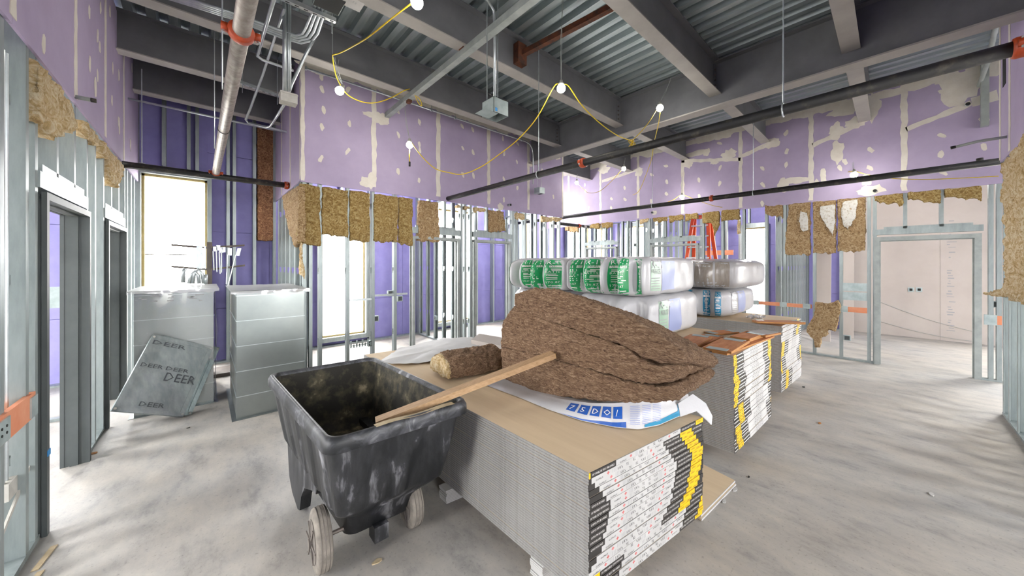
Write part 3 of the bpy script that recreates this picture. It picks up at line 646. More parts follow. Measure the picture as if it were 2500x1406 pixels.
g.build('small_print', 'ink_paleblue', r, kind='stuff')
g = MB(); g.grid(lambda s, t: bagpt(.66 + .34 * s, .03 + .10 * t + .25 * s * t, .003), 14, 3); g.grid(lambda s, t: bagpt(.88 + .12 * s, .20 + .45 * t, .003), 6, 4); g.build('teal_print', 'ink_teal', r)
g = MB(); write(g, 'BONDED', lambda X, Y: bagpt(.905 + X * .5, .35 + Y * 5, .005), .045, 0); g.build('lettering', 'ink_white', r, kind='stuff')
hp = [(1690, 962), (1722, 985), (1738, 1016), (1736, 1038), (1722, 1024), (1700, 1004), (1660, 1018), (1655, 985)]
fp = [atk(x, y, 2.42 - (y - 960) * .0006) for x, y in hp]; MB().prism(fp, (0, -.004, .003)).build('torn_flap', 'poly', r)
# white sheet with a crease, and a scrap of board
r = thing('plastic_sheet', 'crumpled white plastic sheet lying on the front stack behind the cart', 'sheet', (1.6, 3.4, S1T))
SH = [(925, 888), (975, 853), (1082, 828), (1152, 825), (1172, 850), (1150, 884), (1062, 886), (985, 893)]
c_ = onZ(1060, 862, S1T)
def shp(s, t):
    q = (s * 8) % 8; i = int(q) % 8; f = q - int(q); a = SH[i]; b = SH[(i + 1) % 8]; e = onZ(a[0] + (b[0] - a[0]) * f, a[1] + (b[1] - a[1]) * f, S1T); p = c_.lerp(e, t)
    return Vector((p.x, p.y, S1T + .012 + .035 * (1 - t) + .03 * abs(noise.noise((p.x * 3, p.y * 5, 2))) + .012 * noise.noise((p.x * 11, p.y * 9, 0))))
MB().grid(shp, 64, 9).build('sheet', 'paper', r, True)
r = thing('board_scrap', 'pinkish tan scrap of board at the corner of the white plastic sheet', 'scrap board', onZ(1180, 845, S1T))
a, b, d = onZ(1150, 842, S1T), onZ(1225, 858, S1T), onZ(1170, 826, S1T); MB().obox(a, b - a, d - a, (0, 0, .07)).build('board', 'beige_board', r)
# ------------------------------------------------------------------ bagged insulation
class Bag:
    def __init__(s, x, y, z, n=7, pleat=0, seed=0, wr=.010):
        s.c = Vector([(q[0] + q[1]) / 2 for q in (x, y, z)]); s.h = Vector([(q[1] - q[0]) / 2 for q in (x, y, z)]); s.n = n; s.pl = pleat; s.sd = seed; s.wr = wr
    def pt(s, p, off=0):
        n = s.n; k = (abs(p[0]) ** n + abs(p[1]) ** n + abs(p[2]) ** n) ** (1 / n); q = Vector(p) / k
        w = Vector((q.x * s.h.x, q.y * s.h.y, q.z * s.h.z)); fx = max(0, -q.x - .72) / .28
        w.x += s.pl * fx * .022 * math.cos(q.y * math.pi * s.pl) * (1 - q.z ** 4)
        w.x -= .05 * fx * (1 - q.y ** 2) * (1 - q.z ** 2)
        d = Vector((q.x ** 5 / s.h.x, q.y ** 5 / s.h.y, q.z ** 5 / s.h.z)).normalized()
        e = fx * .012 * noise.noise(Vector((s.sd, w.y * 26, w.z * 2.2))) + s.wr * (noise.noise((w * 5 + Vector((s.sd, 0, 0)))) + .6 * noise.noise(Vector((w.x * 10, w.y * 18, w.z * 4)) + Vector((0, s.sd, 0))))
        return s.c + w + d * (e + off)
    def face(s, f, a, b): return {'x': (-1, a, b), 'X': (1, a, b), 'y': (a, -1, b), 'Y': (a, 1, b), 'z': (a, b, -1), 'Z': (a, b, 1)}[f]
    def body(s, r, m='poly', N=22):
        mb = MB()
        for f in 'xXyYzZ': mb.grid(lambda u, v: s.pt(s.face(f, 2 * u - 1, 2 * v - 1)), N * (2 if f == 'x' and s.pl else 1), N)
        o = mb.build('bag_film', m, r, True); bm = bmesh.new(); bm.from_mesh(o.data); bmesh.ops.remove_doubles(bm, verts=bm.verts, dist=.0006); bmesh.ops.recalc_face_normals(bm, faces=bm.faces); bm.to_mesh(o.data); bm.free(); return o
    def patch(s, mb, f, a0, a1, b0, b1, m=0, off=.003, N=6): mb.grid(lambda u, v: s.pt(s.face(f, a0 + (a1 - a0) * u, b0 + (b1 - b0) * v), off), N, N, m)
    def text(s, mb, t, f, a, b, h, sgn=1, m=0, width=None, rotate=False):
        H = s.h.y if f == 'x' else s.h.x; 
        if rotate: fn = lambda X, Y: s.pt(s.face(f, a - sgn * Y / H * -1, b - X / s.h.z), .0055)
        else: fn = lambda X, Y: s.pt(s.face(f, a + sgn * X / H, b + Y / s.h.z), .0055)
        write(mb, t, fn, h, m, width)
def bagged(label, bag, ink, strips, rv, smooth=True, loc_z=None, pale='ink_palegreen', rot_text=()):
    r = thing('insulation_bag', label, 'insulation bag', (bag.c.x, bag.c.y, bag.c.z - bag.h.z), 'bagged insulation on the board stacks')
    bag.body(r); g = MB(); t = MB()
    for i, (a0, a1) in enumerate(strips):
        bag.patch(g, 'x', a0, a1, -.90, .88, 0, .003, 10); wd = (a0 - a1) * bag.h.y
        if wd > .055:
            bag.patch(t, 'x', a0 - .01, a1 + .01, .42, .54, 0, .0045, 4)
            bag.text(t, rv, 'x', a0 - .02, .60, .05, -1, 0, wd * .8)
            bag.text(t, 'BATTS', 'x', a0 - .02, .10, .026, -1, 0, wd * .6); bag.text(t, '170.87', 'x', a0 - .02, -.52, .026, -1, 0, wd * .6)
            for k in range(7): b_ = (.30, .23, .0, -.08, -.2, -.3, -.7)[k]; bag.patch(t, 'x', a0 - .03, a0 - .03 - (a0 - a1) * random.uniform(.35, .8), b_, b_ + .045, 0, .0045, 3)
        else:
            for k in range(9): bag.text(t, random.choice('UNFACED'), 'x', a0 - .01, .62 - k * .15, .03, -1, 0, wd * .7)
    if strips:
        o = g.build('print_strips', ink, r, True); t.build('lettering', 'ink_white', r, kind='stuff')
        u = MB()
        for a0, a1 in strips:
            if (a0 - a1) * bag.h.y > .055: bag.text(u, 'UNFACED', 'x', a0 - .03, .445, .028, -1, 0, (a0 - a1) * bag.h.y * .85)
        u.build('lettering', ink, r, kind='stuff')
    if smooth:
        g = MB(); bag.patch(g, 'y', -.78, -.50, -.7, .75, 0); bag.patch(g, 'y', -.46, .0, -.72, .78, 1); g.build('print_panel', [pale, 'ink_paleblue'], r, True)
        t = MB(); bag.text(t, rv, 'y', -.77, .42, .10, 1, 0); bag.text(t, 'UNFACED', 'y', -.77, .12, .06, 1, 0, .2 * bag.h.x / .7)
        for k in range(5): bag.patch(t, 'y', -.77, -.55, -.1 - k * .13, -.06 - k * .13, 0, .0045, 3)
        t.build('lettering', 'ink_grey', r, kind='stuff')
    return r
ZB = (S2T - .005, S2T + .50); ZT = (S2T + .485, S2T + .925)
BX = (3.40, 4.86)
g1 = [(.86, .80), (.72, .52), (.50, .40), (.24, .02), (0, -.11), (-.20, -.42), (-.50, -.60)]
bg = Bag(BX, (1.72, 2.80), ZT, 9, 5, 1); bagged('white bag with green strips, upper row, the one nearer the redwood blocks', bg, 'ink_green', [(.90, .85), (.66, .46), (.44, .33), (.20, .0), (-.02, -.12), (-.28, -.50), (-.54, -.70), (-.78, -.97)][::1], 'R-11')
bg = Bag(BX, (2.80, 3.88), ZT, 8, 5, 4); bagged('white bag with green strips, upper row, the one farther from the redwood blocks', bg, 'ink_green', [(.93, .85), (.78, .62), (.45, .24), (.17, .06), (-.1, -.34), (-.42, -.52), (-.62, -.85)], 'R-11')
bg = Bag((3.52, 4.93), (1.68, 2.76), ZB, 6, 3, 8); r = bagged('white bag of batts with pale print, squeezed under the green striped bags', bg, 'ink_green', [], 'R-11'); 
bg = Bag((3.45, 4.86), (2.78, 3.9), ZB, 6, 3, 12, .02); r = bagged('white bag with a torn hole showing brown wool, lower row behind the open bundle', bg, 'ink_green', [], 'R-13', smooth=False)
m_ = MB(); bag_ = bg; bg.patch(m_, 'x', .93, .70, -.1, .62, 0, .004); m_.build('torn_hole', 'batt_brown', r, True)
bg = Bag((5.80, 7.5), (1.62, 2.85), (S3T - .005, S3T + .46), 5, 4, 15); bagged('white bag of batts with teal strips on the far stack', bg, 'ink_teal', [(.30, .12), (-.02, -.16), (-.42, -.58), (-.74, -.90)], 'R-19', pale='poly')
bg = Bag((5.75, 7.75), (1.50, 2.75), (S3T + .44, S3T + .92), 5, 3, 19); r = bagged('clear ended bag of greyish brown batts on top of the teal striped bag', bg, 'ink_teal', [], 'R-19', smooth=False)
m_ = MB()
for a, b in ((.95, .45), (.41, -.02), (-.06, -.5), (-.54, -.88)): bg.patch(m_, 'x', a, b, -.86, .86, 0, .004, 8)
m_.build('clear_window', 'poly_brown', r, True)
m_ = MB(); bg.text(m_, 'R-19', 'y', .1, .3, .07, 1, 0); m_.build('lettering', 'ink_grey', r)
# ------------------------------------------------------------------ red fire-treated wood blocks with steel clips
def wood(label, pa, pb, z, W, h=.019, clip=True, white=False, grp='redwood blocks on the middle stack'):
    p, q = onZ(*pa, z), onZ(*pb, z); L = (q - p).length; ang = math.atan2(q.y - p.y, q.x - p.x); r = thing('wood_block', label, 'wood block', (p + q) / 2, grp, (0, 0, ang))
    link('block', MB().box((-L / 2, -W / 2, 0), (L / 2, W / 2, h)).mesh('block', 'redwood'), r)
    link('cut_edge', MB().box((-L / 2, -W / 2 - .0015, .001), (L / 2, -W / 2, h - .001)).box((-L / 2 - .0015, -W / 2, .001), (-L / 2, W / 2, h - .001)).mesh('cut_edge', 'ply_edge'), r)
    if clip:
        for x in (-L / 2 - .015, L / 2 - .075): link('clip', MB().box((x, -W * .36, h), (x + .09, W * .36, h + .003)).mesh('clip', 'box_steel'), r)
    if white: link('label_sheet', MB().box((-L * .3, -W * .45, h + .003), (L * .4, W * .45, h + .004)).mesh('label_sheet', 'tape_white'), r)
for k in range(4): wood('red wood block with clips, %s in the pile at the middle stack front corner' % ('lowest', 'second', 'third', 'uppermost')[k], (1752 - 3 * (k % 2), 858), (1800 - 2 * k, 833), S2T + .021 + k * .0225, .22)
wood('long red wood strip along the front edge of the middle stack', (1756, 864), (1874, 822), S2T + .001, .13, clip=False)
wood('red wood block apart from the pile, nearer the bags, lower of two', (1674, 848), (1742, 822), S2T + .001, .2)
wood('red wood block apart from the pile, nearer the bags, upper of two', (1672, 844), (1712, 823), S2T + .022, .22)
wood('red wood strip pointing at the far stack behind the single blocks', (1732, 816), (1790, 811), S2T + .001, .16)
wood('tan red wood block between the front pile and the white sheet', (1806, 828), (1846, 814), S2T + .044, .18, clip=False)
wood('red wood block under it, resting on the long front strip', (1800, 832), (1852, 815), S2T + .022, .2, clip=False)
wood('red wood block with a white sheet at the middle stack far corner', (1842, 819), (1880, 812), S2T + .044, .22, white=True)
wood('plain tan wood strip under the block with the white sheet', (1850, 821), (1886, 813), S2T + .022, .16, clip=False)
for k in range(7): wood('long reddish wood strip, %s in the bundle on the far stack' % ('lowest', 'second', 'third', 'fourth', 'fifth', 'sixth', 'uppermost')[k], (1842 + 5 * (k % 3), 787 - (k % 2)), (1958 - 4 * (k % 2), 790 - (k % 3)), S3T + .001 + k * .022, .12, clip=k in (2, 5), grp='wood strips on the far stack')
r = thing('clear_wrap', 'crumpled clear plastic wrap beside the wood strips on the far stack', 'wrap', onZ(1845, 775, S3T)); cw = onZ(1845, 773, S3T + .04)
MB().grid(lambda s, t: cw + Vector((.32 * (s - .5) + .03 * noise.noise((s * 7, t * 7, 0)), .2 * (t - .5), .05 * noise.noise((s * 6, t * 6, 3)))), 14, 10).build('film', 'film_milky', r, True)
# ------------------------------------------------------------------ black tub cart
def shear(p):                                          # the cart stands a little skewed
    x, y, z = p; return Vector((x - .05 * (y - 2.0), y - .055 * (x - .9), z))
def rrect(cx, cy, lx, ly, r, n=9):
    p = []
    for sx, sy, a0 in ((1, -1, -90), (1, 1, 0), (-1, 1, 90), (-1, -1, 180)):
        for i in range(n): a = math.radians(a0 + 90 * i / (n - 1)); p.append((cx + sx * (lx - r) + r * math.cos(a), cy + sy * (ly - r) + r * math.sin(a)))
    q = []
    for i in range(len(p)):                            # subdivide the straight sides
        a, b = p[i], p[(i + 1) % len(p)]; d = math.dist(a, b); k = max(1, int(d / .022))
        q += [(a[0] + (b[0] - a[0]) * j / k, a[1] + (b[1] - a[1]) * j / k) for j in range(k)]
    return q
def ribbed(z, cx, cy, lx, ly, amp, inset=0):
    out = []
    N = 200; base = rrect(cx, cy, lx, ly, .07)
    L = [0]
    for i in range(len(base)): L.append(L[-1] + math.dist(base[i], base[(i + 1) % len(base)]))
    j = 0
    start = 0
    for i in range(N):
        t = L[-1] * i / N
        while L[j + 1] < t: j += 1
        a, b = base[j], base[(j + 1) % len(base)]; f = (t - L[j]) / max(1e-9, L[j + 1] - L[j]); x, y = a[0] + (b[0] - a[0]) * f, a[1] + (b[1] - a[1]) * f
        ux, uy = (x - cx) / lx, (y - cy) / ly; g = 0
        if abs(uy) > .93 and abs(ux) < .9: s = ux; g = 1 if (.18 < abs(s) < .50) else 0; e = min(abs(abs(s) - .18), abs(abs(s) - .50)); g = g if e > .05 else .5; x, y = x, y - math.copysign(amp * g, uy)
        elif abs(ux) > .9 and abs(uy) < .9: s = (uy * 2.5) % 1; g = 1 if s > .5 else 0; x = x - math.copysign(amp * .5 * g, ux)
        out.append(shear((x - inset * ux, y - inset * uy, z)))
    return out
r = thing('tub_cart', 'scuffed black plastic tub cart on two grey wheels in front of the board stack', 'cart', (.85, 2.6, 0))
def loft(rings, name, m):
    mb = MB(); N = len(rings[0])
    for R in rings: mb.v += R
    for k in range(len(rings) - 1):
        for i in range(N): j = (i + 1) % N; mb.f.append((k * N + i, k * N + j, (k + 1) * N + j, (k + 1) * N + i)); mb.m.append(0)
    return mb
CXc, CYc = .90, 2.70
R_ = []
for z, lx, ly, dy, am in ((.125, .20, .42, .04, .0), (.14, .215, .46, .02, .0), (.30, .235, .54, .02, .004), (.335, .25, .57, .01, .008), (.375, .315, .62, .02, .016), (.42, .335, .66, .01, .022), (.60, .365, .70, 0, .022), (.80, .395, .735, 0, .020), (.855, .402, .742, 0, .004)):
    R_.append(ribbed(z, CXc - .01, CYc + dy, lx, ly, am))
tb = loft(R_, 't', 0); tb.f.append(tuple(range(len(R_[0]))[::-1])); tb.m.append(0); tb.build('tub', 'cart_black', r, True)
I_ = [ribbed(z, CXc, CYc, lx, ly, am) for z, lx, ly, am in ((.90, .395, .735, .0), (.84, .385, .722, .008), (.6, .345, .68, .018), (.43, .31, .63, .018), (.37, .28, .58, .006))]
tb = loft(I_, 't', 0); tb.f.append(tuple((len(I_) - 1) * 200 + i for i in range(200))); tb.m.append(0); tb.build('tub_lining', 'cart_inside', r, True)
M_ = [ribbed(z, CXc, CYc, lx, ly, 0) for z, lx, ly in ((.850, .403, .743), (.842, .43, .768), (.848, .438, .776), (.90, .436, .774), (.925, .425, .763), (.93, .41, .75), (.922, .398, .738), (.90, .394, .734))]
loft(M_, 't', 0).build('rim', 'cart_rim', r, True)
MB().grid(lambda s, t: shear((.72 + .5 * s, 1.93 + .045 * t, .929 + .004 * math.sin(s * 9))), 20, 3).build('dust_smear', 'dust', r, True)
for x, lb in ((.545, 'left'), (1.105, 'right')):
    c = shear((x, 2.31, .175)); ax = Vector((1, -.055, 0)).normalized()
    w_ = MB(); w_.tube([c - ax * .042, c - ax * .034, c - ax * .012, c + ax * .012, c + ax * .034, c + ax * .042], [.150, .170, .175, .175, .170, .150], 36)
    wo = w_.build('wheel', 'tire', r, True)
    g = MB()
    for o_ in (-.022, 0, .022): g.tube([c + ax * (o_ - .0015), c + ax * (o_ + .0015)], [.1765, .1765], 36)
    g.build('tread_groove', 'rim_grey', wo)
    h = MB(); sgn = -1
    h.tube([c - ax * .046, c - ax * .040], [.118, .118], 28)
    for k in range(6):
        a = k * math.pi / 3; d = Vector((0, math.cos(a), math.sin(a))); h.obox(c - ax * .05 + d * .03 - Vector((0, -d.z, d.y)) * .007, d * .085, Vector((0, -d.z, d.y)) * .014, -ax * .006)
    h.tube([c - ax * .065, c - ax * .04], .026, 12); h.build('hub', 'rim_grey', wo)
MB().tube([shear((.5, 2.31, .175)), shear((1.15, 2.31, .175))], .012, 8).build('axle', 'rack_steel', r)
for x in (.575, 1.13): MB().prism([shear((x, yy, zz)) for yy, zz in ((3.30, .42), (3.24, .14), (3.14, .05), (2.98, .0), (2.92, .02), (2.88, .14), (2.80, .24), (2.62, .31), (2.52, .33), (2.48, .42))], (.07, 0, 0)).build('rear_foot', 'cart_black', r)
MB().obox(shear((.82, 2.20, .06)), (.09, 0, 0), (0, .10, 0), (0, 0, .10)).build('front_lug', 'cart_black', r)
r = thing('lumber_board', 'tan lumber board leaning out of the black tub over its rim', 'board', (1.3, 1.95, .9))
a, b = onY(918, 1032, 2.16), onY(1350, 866, 1.76); d = (b - a).normalized(); s = d.cross(Vector((0, 0, 1))).normalized(); uu = s.cross(d)
MB().obox(a - s * .045 - uu * .02, b - a, s * .085, uu * .040).build('board', 'lumber', r); MB().obox(b - s * .045 - uu * .02, d * .002, s * .085, uu * .040).build('sawn_end', 'lumber_end', r)
# ------------------------------------------------------------------ sheet metal ducts in the left niche
def duct(label, x0, x1, y0, y1, h, wrap):
    r = thing('duct_section', label, 'duct', ((x0 + x1) / 2, (y0 + y1) / 2, 0), 'sheet metal duct sections standing in the niche')
    MB().box((x0, y0, 0), (x1, y1, h)).build('duct_body', 'galv_duct', r)
    for k in range(1, 6):
        z = h * (k - .12) / 5.05; m = MB(); e = .007
        m.box((x0 - e, y0 - e, z - .004), (x1 + e, y0, z + .004)).box((x0 - e, y0, z - .004), (x0, y1, z + .004)).build('seam', 'emt', r)
    MB().box((x0 - .05, y0 - .05, h), (x1 + .05, y1 + .04, h + .004)).build('flange', 'galv_duct', r); MB().box((x0 - .045, y0 - .045, 0), (x1 + .045, y1 + .04, .004)).build('flange', 'galv_duct', r)
    MB().grid(lambda s, t: (x0 - .055 + (x1 - x0 + .11) * s, y0 - .055 + (y1 - y0 + .1) * t, h + .008 + .012 * abs(noise.noise((s * 5, t * 9, x0)))), 20, 20).build('top_wrap', 'film_milky', r, True)
    m = MB(); m.grid(lambda s, t: (x0 - .056 + (x1 - x0 + .112) * s, y0 - .058 + .008 * noise.noise((s * 12, t * 3, 1)), h + .008 - (.03 + .03 * abs(noise.noise((s * 7, 2, x0)))) * t), 24, 2).build('wrap_edge', 'film_milky', r, True)
    if wrap:
        MB().grid(lambda s, t: (x0 + (x1 - x0) * s, y0 - .014 + .008 * noise.noise((s * 5, t * 4, 4)), .03 + (h - .04) * t), 24, 24).build('plastic_film', 'film_clear', r, True)
        MB().grid(lambda s, t: (x1 + .014 + .03 * math.sin(math.pi * t) * s + .01 * noise.noise((s * 5, t * 6, 9)), y0 - .02 + .5 * s, .03 + (h - .04) * t), 10, 20).build('plastic_film', 'film_clear', r, True)
        g = MB()
        for k in range(14): x = x0 + .03 + random.random() * .55; z = h - .05 - random.random() * .11; g.box((x, y0 - .0245, z), (x + random.uniform(.02, .09), y0 - .024, z + .012))
        g.build('film_print', 'ink_grey', r, kind='stuff')
    return r
duct('tall shiny sheet metal duct at the corner under the hanging batts', .29, .985, 5.19, 6.5, 1.515, False)
duct('tall sheet metal duct in clear plastic film beside the left wall', -.62, .10, 6.08, 7.2, 1.51, True)
# flat duct flange panel leaning, turned on one corner
bl, br, tl = Vector((-.735, 5.58, .275)), Vector((-.185, 5.69, .012)), Vector((-.455, 5.99, .99)); ex, ey = br - bl, tl - bl; nn = ex.cross(ey).normalized()
for k, (lb, off, sh) in enumerate((('sheet metal duct end in printed clear wrap leaning askew on the duct', 0, Vector((0, 0, 0))), ('second sheet metal duct end tucked behind the printed leaning one', .055, Vector((.085, .02, -.012))))):
    o = bl - nn * off * 1.0 + sh if nn.y < 0 else bl + nn * off + sh
    n_ = nn if nn.y < 0 else -nn
    o = bl - n_ * off + sh; r = thing('duct_end', lb, 'duct', (o + ex).lerp(o, .3), 'duct ends leaning in the niche'); fw = .045
    MB().obox(o + n_ * .001, ex, ey, -n_ * .01).build('sheet', 'galv', r)
    e1, e2 = ex.normalized(), ey.normalized(); m = MB()
    for p, a, b in ((o, ex, e2 * fw), (o + ey - e2 * fw, ex, e2 * fw), (o, ey, e1 * fw), (o + ex - e1 * fw, ey, e1 * fw)): m.obox(p + n_ * .012, a, b, -n_ * .045)
    m.build('flange_frame', 'galv', r)
    if k == 0:
        MB().grid(lambda s, t: o + ex * s + ey * t + n_ * (.016 + .005 * noise.noise((s * 4, t * 9, 2))), 16, 20).build('plastic_film', 'film_clear', r, True)
        g = MB()
        for tx, s0, t0, h, wd in (('DEER', .46, .42, .10, .30), ('DEER', .05, .87, .05, .32), ('DEER', .05, .56, .045, .20), ('DEER', .42, .56, .045, .22), ('DEER', .30, .08, .05, .22)):
            write(g, tx, lambda X, Y: o + e1 * (s0 * ex.length + X) + e2 * (t0 * ey.length + Y) + n_ * .0225, h, 0, wd)
        g.build('film_print', 'ink_dark', r, kind='stuff')
    c = MB()
    for a, b in ((.03, .03), (.97, .03), (.03, .97), (.97, .97)): q = o + ex * a + ey * b + n_ * .012; c.tube([q, q + n_ * .004], .012, 10)
    c.build('corner_hole', 'box_white', r)
# ------------------------------------------------------------------ pipe rack cart behind the ducts
ry = 7.55; r = thing('pipe_rack', 'brown steel rack with arms holding bent conduit behind the ducts', 'rack', (xAt(511, ry), ry, 0))
px0, px1 = xAt(505, ry), xAt(518, ry); MB().box((px0, ry - .03, 0), (px1, ry + .03, onY(511, 591, ry).z)).build('post', 'rack_steel', r); MB().box((px0 - .4, ry - .25, 0), (px1 + .4, ry + .25, .06)).build('base', 'rack_steel', r)
for pa, pb in (((418, 600), (507, 607)), ((515, 606), (597, 601)), ((418, 653), (507, 660)), ((515, 660), (598, 650))):
    a, b = onY(*pa, ry - .1), onY(*pb, ry - .03); MB().obox(a, b - a, (0, .06, 0), (0, 0, .03)).build('arm', 'rack_steel', r)
for k, (xa, xb) in enumerate(((480, 494), (498, 503))): MB().obox(onY(xa, 599, ry - .12), onY(xb, 601, ry - .12) - onY(xa, 599, ry - .12), (0, .03, 0), onY(xa, 655, ry - .12) - onY(xa, 599, ry - .12)).build('hanging_channel', 'emt', r)
def metal(name, label, cat, path, rad, material='emt', grp=None, n=8, z=None):
    r = thing(name, label, cat, path[0] if z is None else z, grp); MB().tube(path, rad, n).build('tube' if 'cable' not in name else 'cord', material, r, True); return r
def arc(px, y): return [onY(a, b, y) for a, b in px]
for k, px in enumerate(([(447, 690), (447, 664), (452, 655)], [(462, 692), (466, 672), (476, 662), (484, 672), (486, 692)], [(470, 692), (474, 668), (484, 658), (494, 668), (497, 692)], [(502, 694), (503, 670)])): metal('bent_conduit', 'galvanized conduit offcut hanging on the rack, %s from its window side' % ('first', 'second', 'third', 'fourth')[k], 'conduit', arc(px, ry - .15), .025, grp='conduit pieces on the rack')
for k, (a, b, c, d) in enumerate(((520, 602, 523, 660), (528, 598, 530, 664), (535, 604, 538, 668), (541, 603, 541, 665), (557, 606, 553, 694), (580, 606, 557, 698))):
    r = thing('strap_rod', 'thin rod with a flat strap end hanging from the rack, %s from the post' % ORD[k].replace('top', 'first'), 'rod', onY(a, b, ry - .1), 'strap rods on the rack'); p0, p1 = onY(a, b, ry - .1), onY(c, d, ry - .1)
    MB().tube([p0.lerp(p1, .18), p1], .009, 6).build('rod', 'emt', r); MB().obox(p0, p0.lerp(p1, .2) - p0, (.05, 0, 0), (0, .01, 0)).build('strap', 'emt', r)
# ------------------------------------------------------------------ sprinkler pipes
def coupling(r, c, ax, rad=.062, L=.06):
    c, ax = Vector(c), Vector(ax).normalized(); m = MB(); m.tube([c - ax * L / 2, c - ax * L * .3, c + ax * L * .3, c + ax * L / 2], [rad * .92, rad, rad, rad * .92], 18); s = ax.cross(Vector((0, 0, 1))).normalized() if abs(ax.z) < .9 else Vector((1, 0, 0))
    for q in (-1, 1): m.obox(c + s * q * rad * .9 - ax * L * .3 - Vector((0, 0, .02)), s * q * .035, ax * L * .6, (0, 0, .04))
    o = m.build('coupling', 'coupling', r, True); b = MB()
    for q in (-1, 1): b.tube([c + s * q * (rad + .018) + Vector((0, 0, -.032)), c + s * q * (rad + .018) + Vector((0, 0, .032))], .009, 6)
    b.build('bolt', 'emt', o)
def hanger(r, p, top, rad=.055):
    p = Vector(p); MB().tube([p + Vector((0, 0, rad)), Vector((p.x, p.y, top))], .006, 6).build('hanger_rod', 'emt', r)
    MB().tube([p + Vector((rad * math.sin(a), 0, rad * math.cos(a))) for a in [i * math.pi / 8 for i in range(17)]], .006, 5).build('hanger_ring', 'emt', r)
Xm = 3.63; zm = onX(1800, 298, Xm).z
r = thing('sprinkler_pipe', 'scratched black sprinkler pipe crossing under the girder from the lilac centre wall', 'pipe', (Xm, CYW, zm)); MB().tube([(Xm, CYW, zm), (Xm, NY, zm)], .045, 18).build('pipe', 'black_pipe', r, True)
for p in (1423, 2492): coupling(r, (Xm, yAt(p, Xm), zm), (0, 1, 0))
for p, t in ((1315, 4.99), (1912, 4.99)): hanger(r, (Xm, yAt(p, Xm), zm), t)
X2 = 7.5; z2 = onX(1950, 457, X2).z
r = thing('sprinkler_pipe', 'thinner looking black pipe along the lilac right wall, below the far bulbs', 'pipe', (X2, 8.3, z2)); MB().tube([(X2, 8.3, z2), (X2, NY - .3, z2)], .045, 18).build('pipe', 'black_pipe', r, True)
coupling(r, (X2, yAt(1737, X2), z2), (0, 1, 0)); MB().tube([(X2, yAt(2392, X2), z2 + .03), (X2, yAt(2392, X2), z2 + .075)], .03, 12).build('outlet', 'black_pipe', r, True)
for p in (1593, 1839, 1375): hanger(r, (X2, yAt(p, X2), z2), 4.5)
y3 = 6.32; z3 = z2 - .16; r = thing('branch_pipe', 'short black pipe stub with a red coupling in the gap past the centre wall corner', 'pipe', (X2, y3, z3)); MB().tube([(CE + .02, y3, z3), (xAt(1437, y3), y3, z3)], .045, 14).build('pipe', 'black_pipe', r, True); coupling(r, (xAt(1413, y3), y3, z3), (1, 0, 0))
MB().tube([(xAt(1424, y3), y3, z3), (xAt(1430, y3), y3, z3)], .0465, 14).build('label_band', 'tape_white', r)
y4 = 6.82; z4 = onY(500, 427, y4).z
r = thing('sprinkler_pipe', 'black sprinkler pipe spanning the niche above the big window', 'pipe', (LX, y4, z4)); MB().tube([(LX, y4, z4), (RTX, y4, z4)], .045, 18).build('pipe', 'black_pipe', r, True); coupling(r, (xAt(699, y4), y4, z4), (1, 0, 0)); hanger(r, (xAt(346, y4), y4, z4), 4.49)
r = thing('sprinkler_main', 'grey zinc pipe running overhead from the niche pipe towards the viewer', 'pipe', (.14, y4, z4 + .1))
pa = Vector((xAt(527, y4), y4, z4 + .05)); pb = onX(600, 20, .17); dd = (pb - pa); MB().tube([pa, pa + dd * 1.5], .045, 18).build('pipe', 'pipe_zinc', r, True)
pc = pa.lerp(pb, (y4 - yAt(585, .16)) / (y4 - pb.y)); coupling(r, pc, dd, .066); coupling(r, pa + dd.normalized() * .03, dd, .055, .04)
pd = pa.lerp(pb, .5); MB().tube([pd - dd.normalized() * .006, pd + dd.normalized() * .006], .049, 16).build('band', 'black_pipe', r)
for f in (.30, .72): q = pa.lerp(pb, f); MB().tube([q + Vector((-.05, 0, .02)), Vector((q.x - .05, q.y, 4.98))], .006, 6).build('hanger_rod', 'emt', r)
for px, py, pl, ln, lb in ((2362, 256, 'R', .05, 'black capped stub in the mud on the lilac right wall above the wide door'), (2136, 466, 'R', .03, 'black round stub in white mud just over the insulation by the wide door'), (1594, 519, 'R', .05, 'black round stub in white mud on the right wall over the door with the ladder'), (1241, 501, 'C', .08, 'small grey stub poking from the centre wall above a door')):
    c = onX(px, py, RX) if pl == 'R' else onY(px, py, CYW); n_ = nW if pl == 'R' else nS; r = thing('pipe_stub', lb, 'pipe stub', c); MB().tube([c, c + n_ * ln], .028, 12).build('tube', 'emt', r, True); MB().tube([c + n_ * ln, c + n_ * (ln + .006)], .026, 12).build('opening', 'dark_gap', r)
c = onX(183, 236, LX); r = thing('pipe_stub', 'grey conduit stub sticking out of the lilac left wall', 'pipe stub', c); MB().tube([c, c + Vector((.085, 0, 0))], .017, 14).build('tube', 'frame_light', r, True); MB().tube([c + Vector((.085, 0, 0)), c + Vector((.115, 0, 0))], .0185, 14).build('cap', 'black_pipe', r, True)
c = onY(2458, 334, NY); r = thing('pipe_stub', 'thin grey stub bent out of the upper wall at the right edge', 'pipe stub', c); MB().tube([c, c + Vector((0, .20, 0)), c + Vector((.02, .36, -.02))], .016, 10).build('tube', 'frame_light', r, True); MB().tube([c + Vector((.02, .36, -.02)), c + Vector((.02, .40, -.025))], .018, 10).build('cap', 'black_pipe', r)
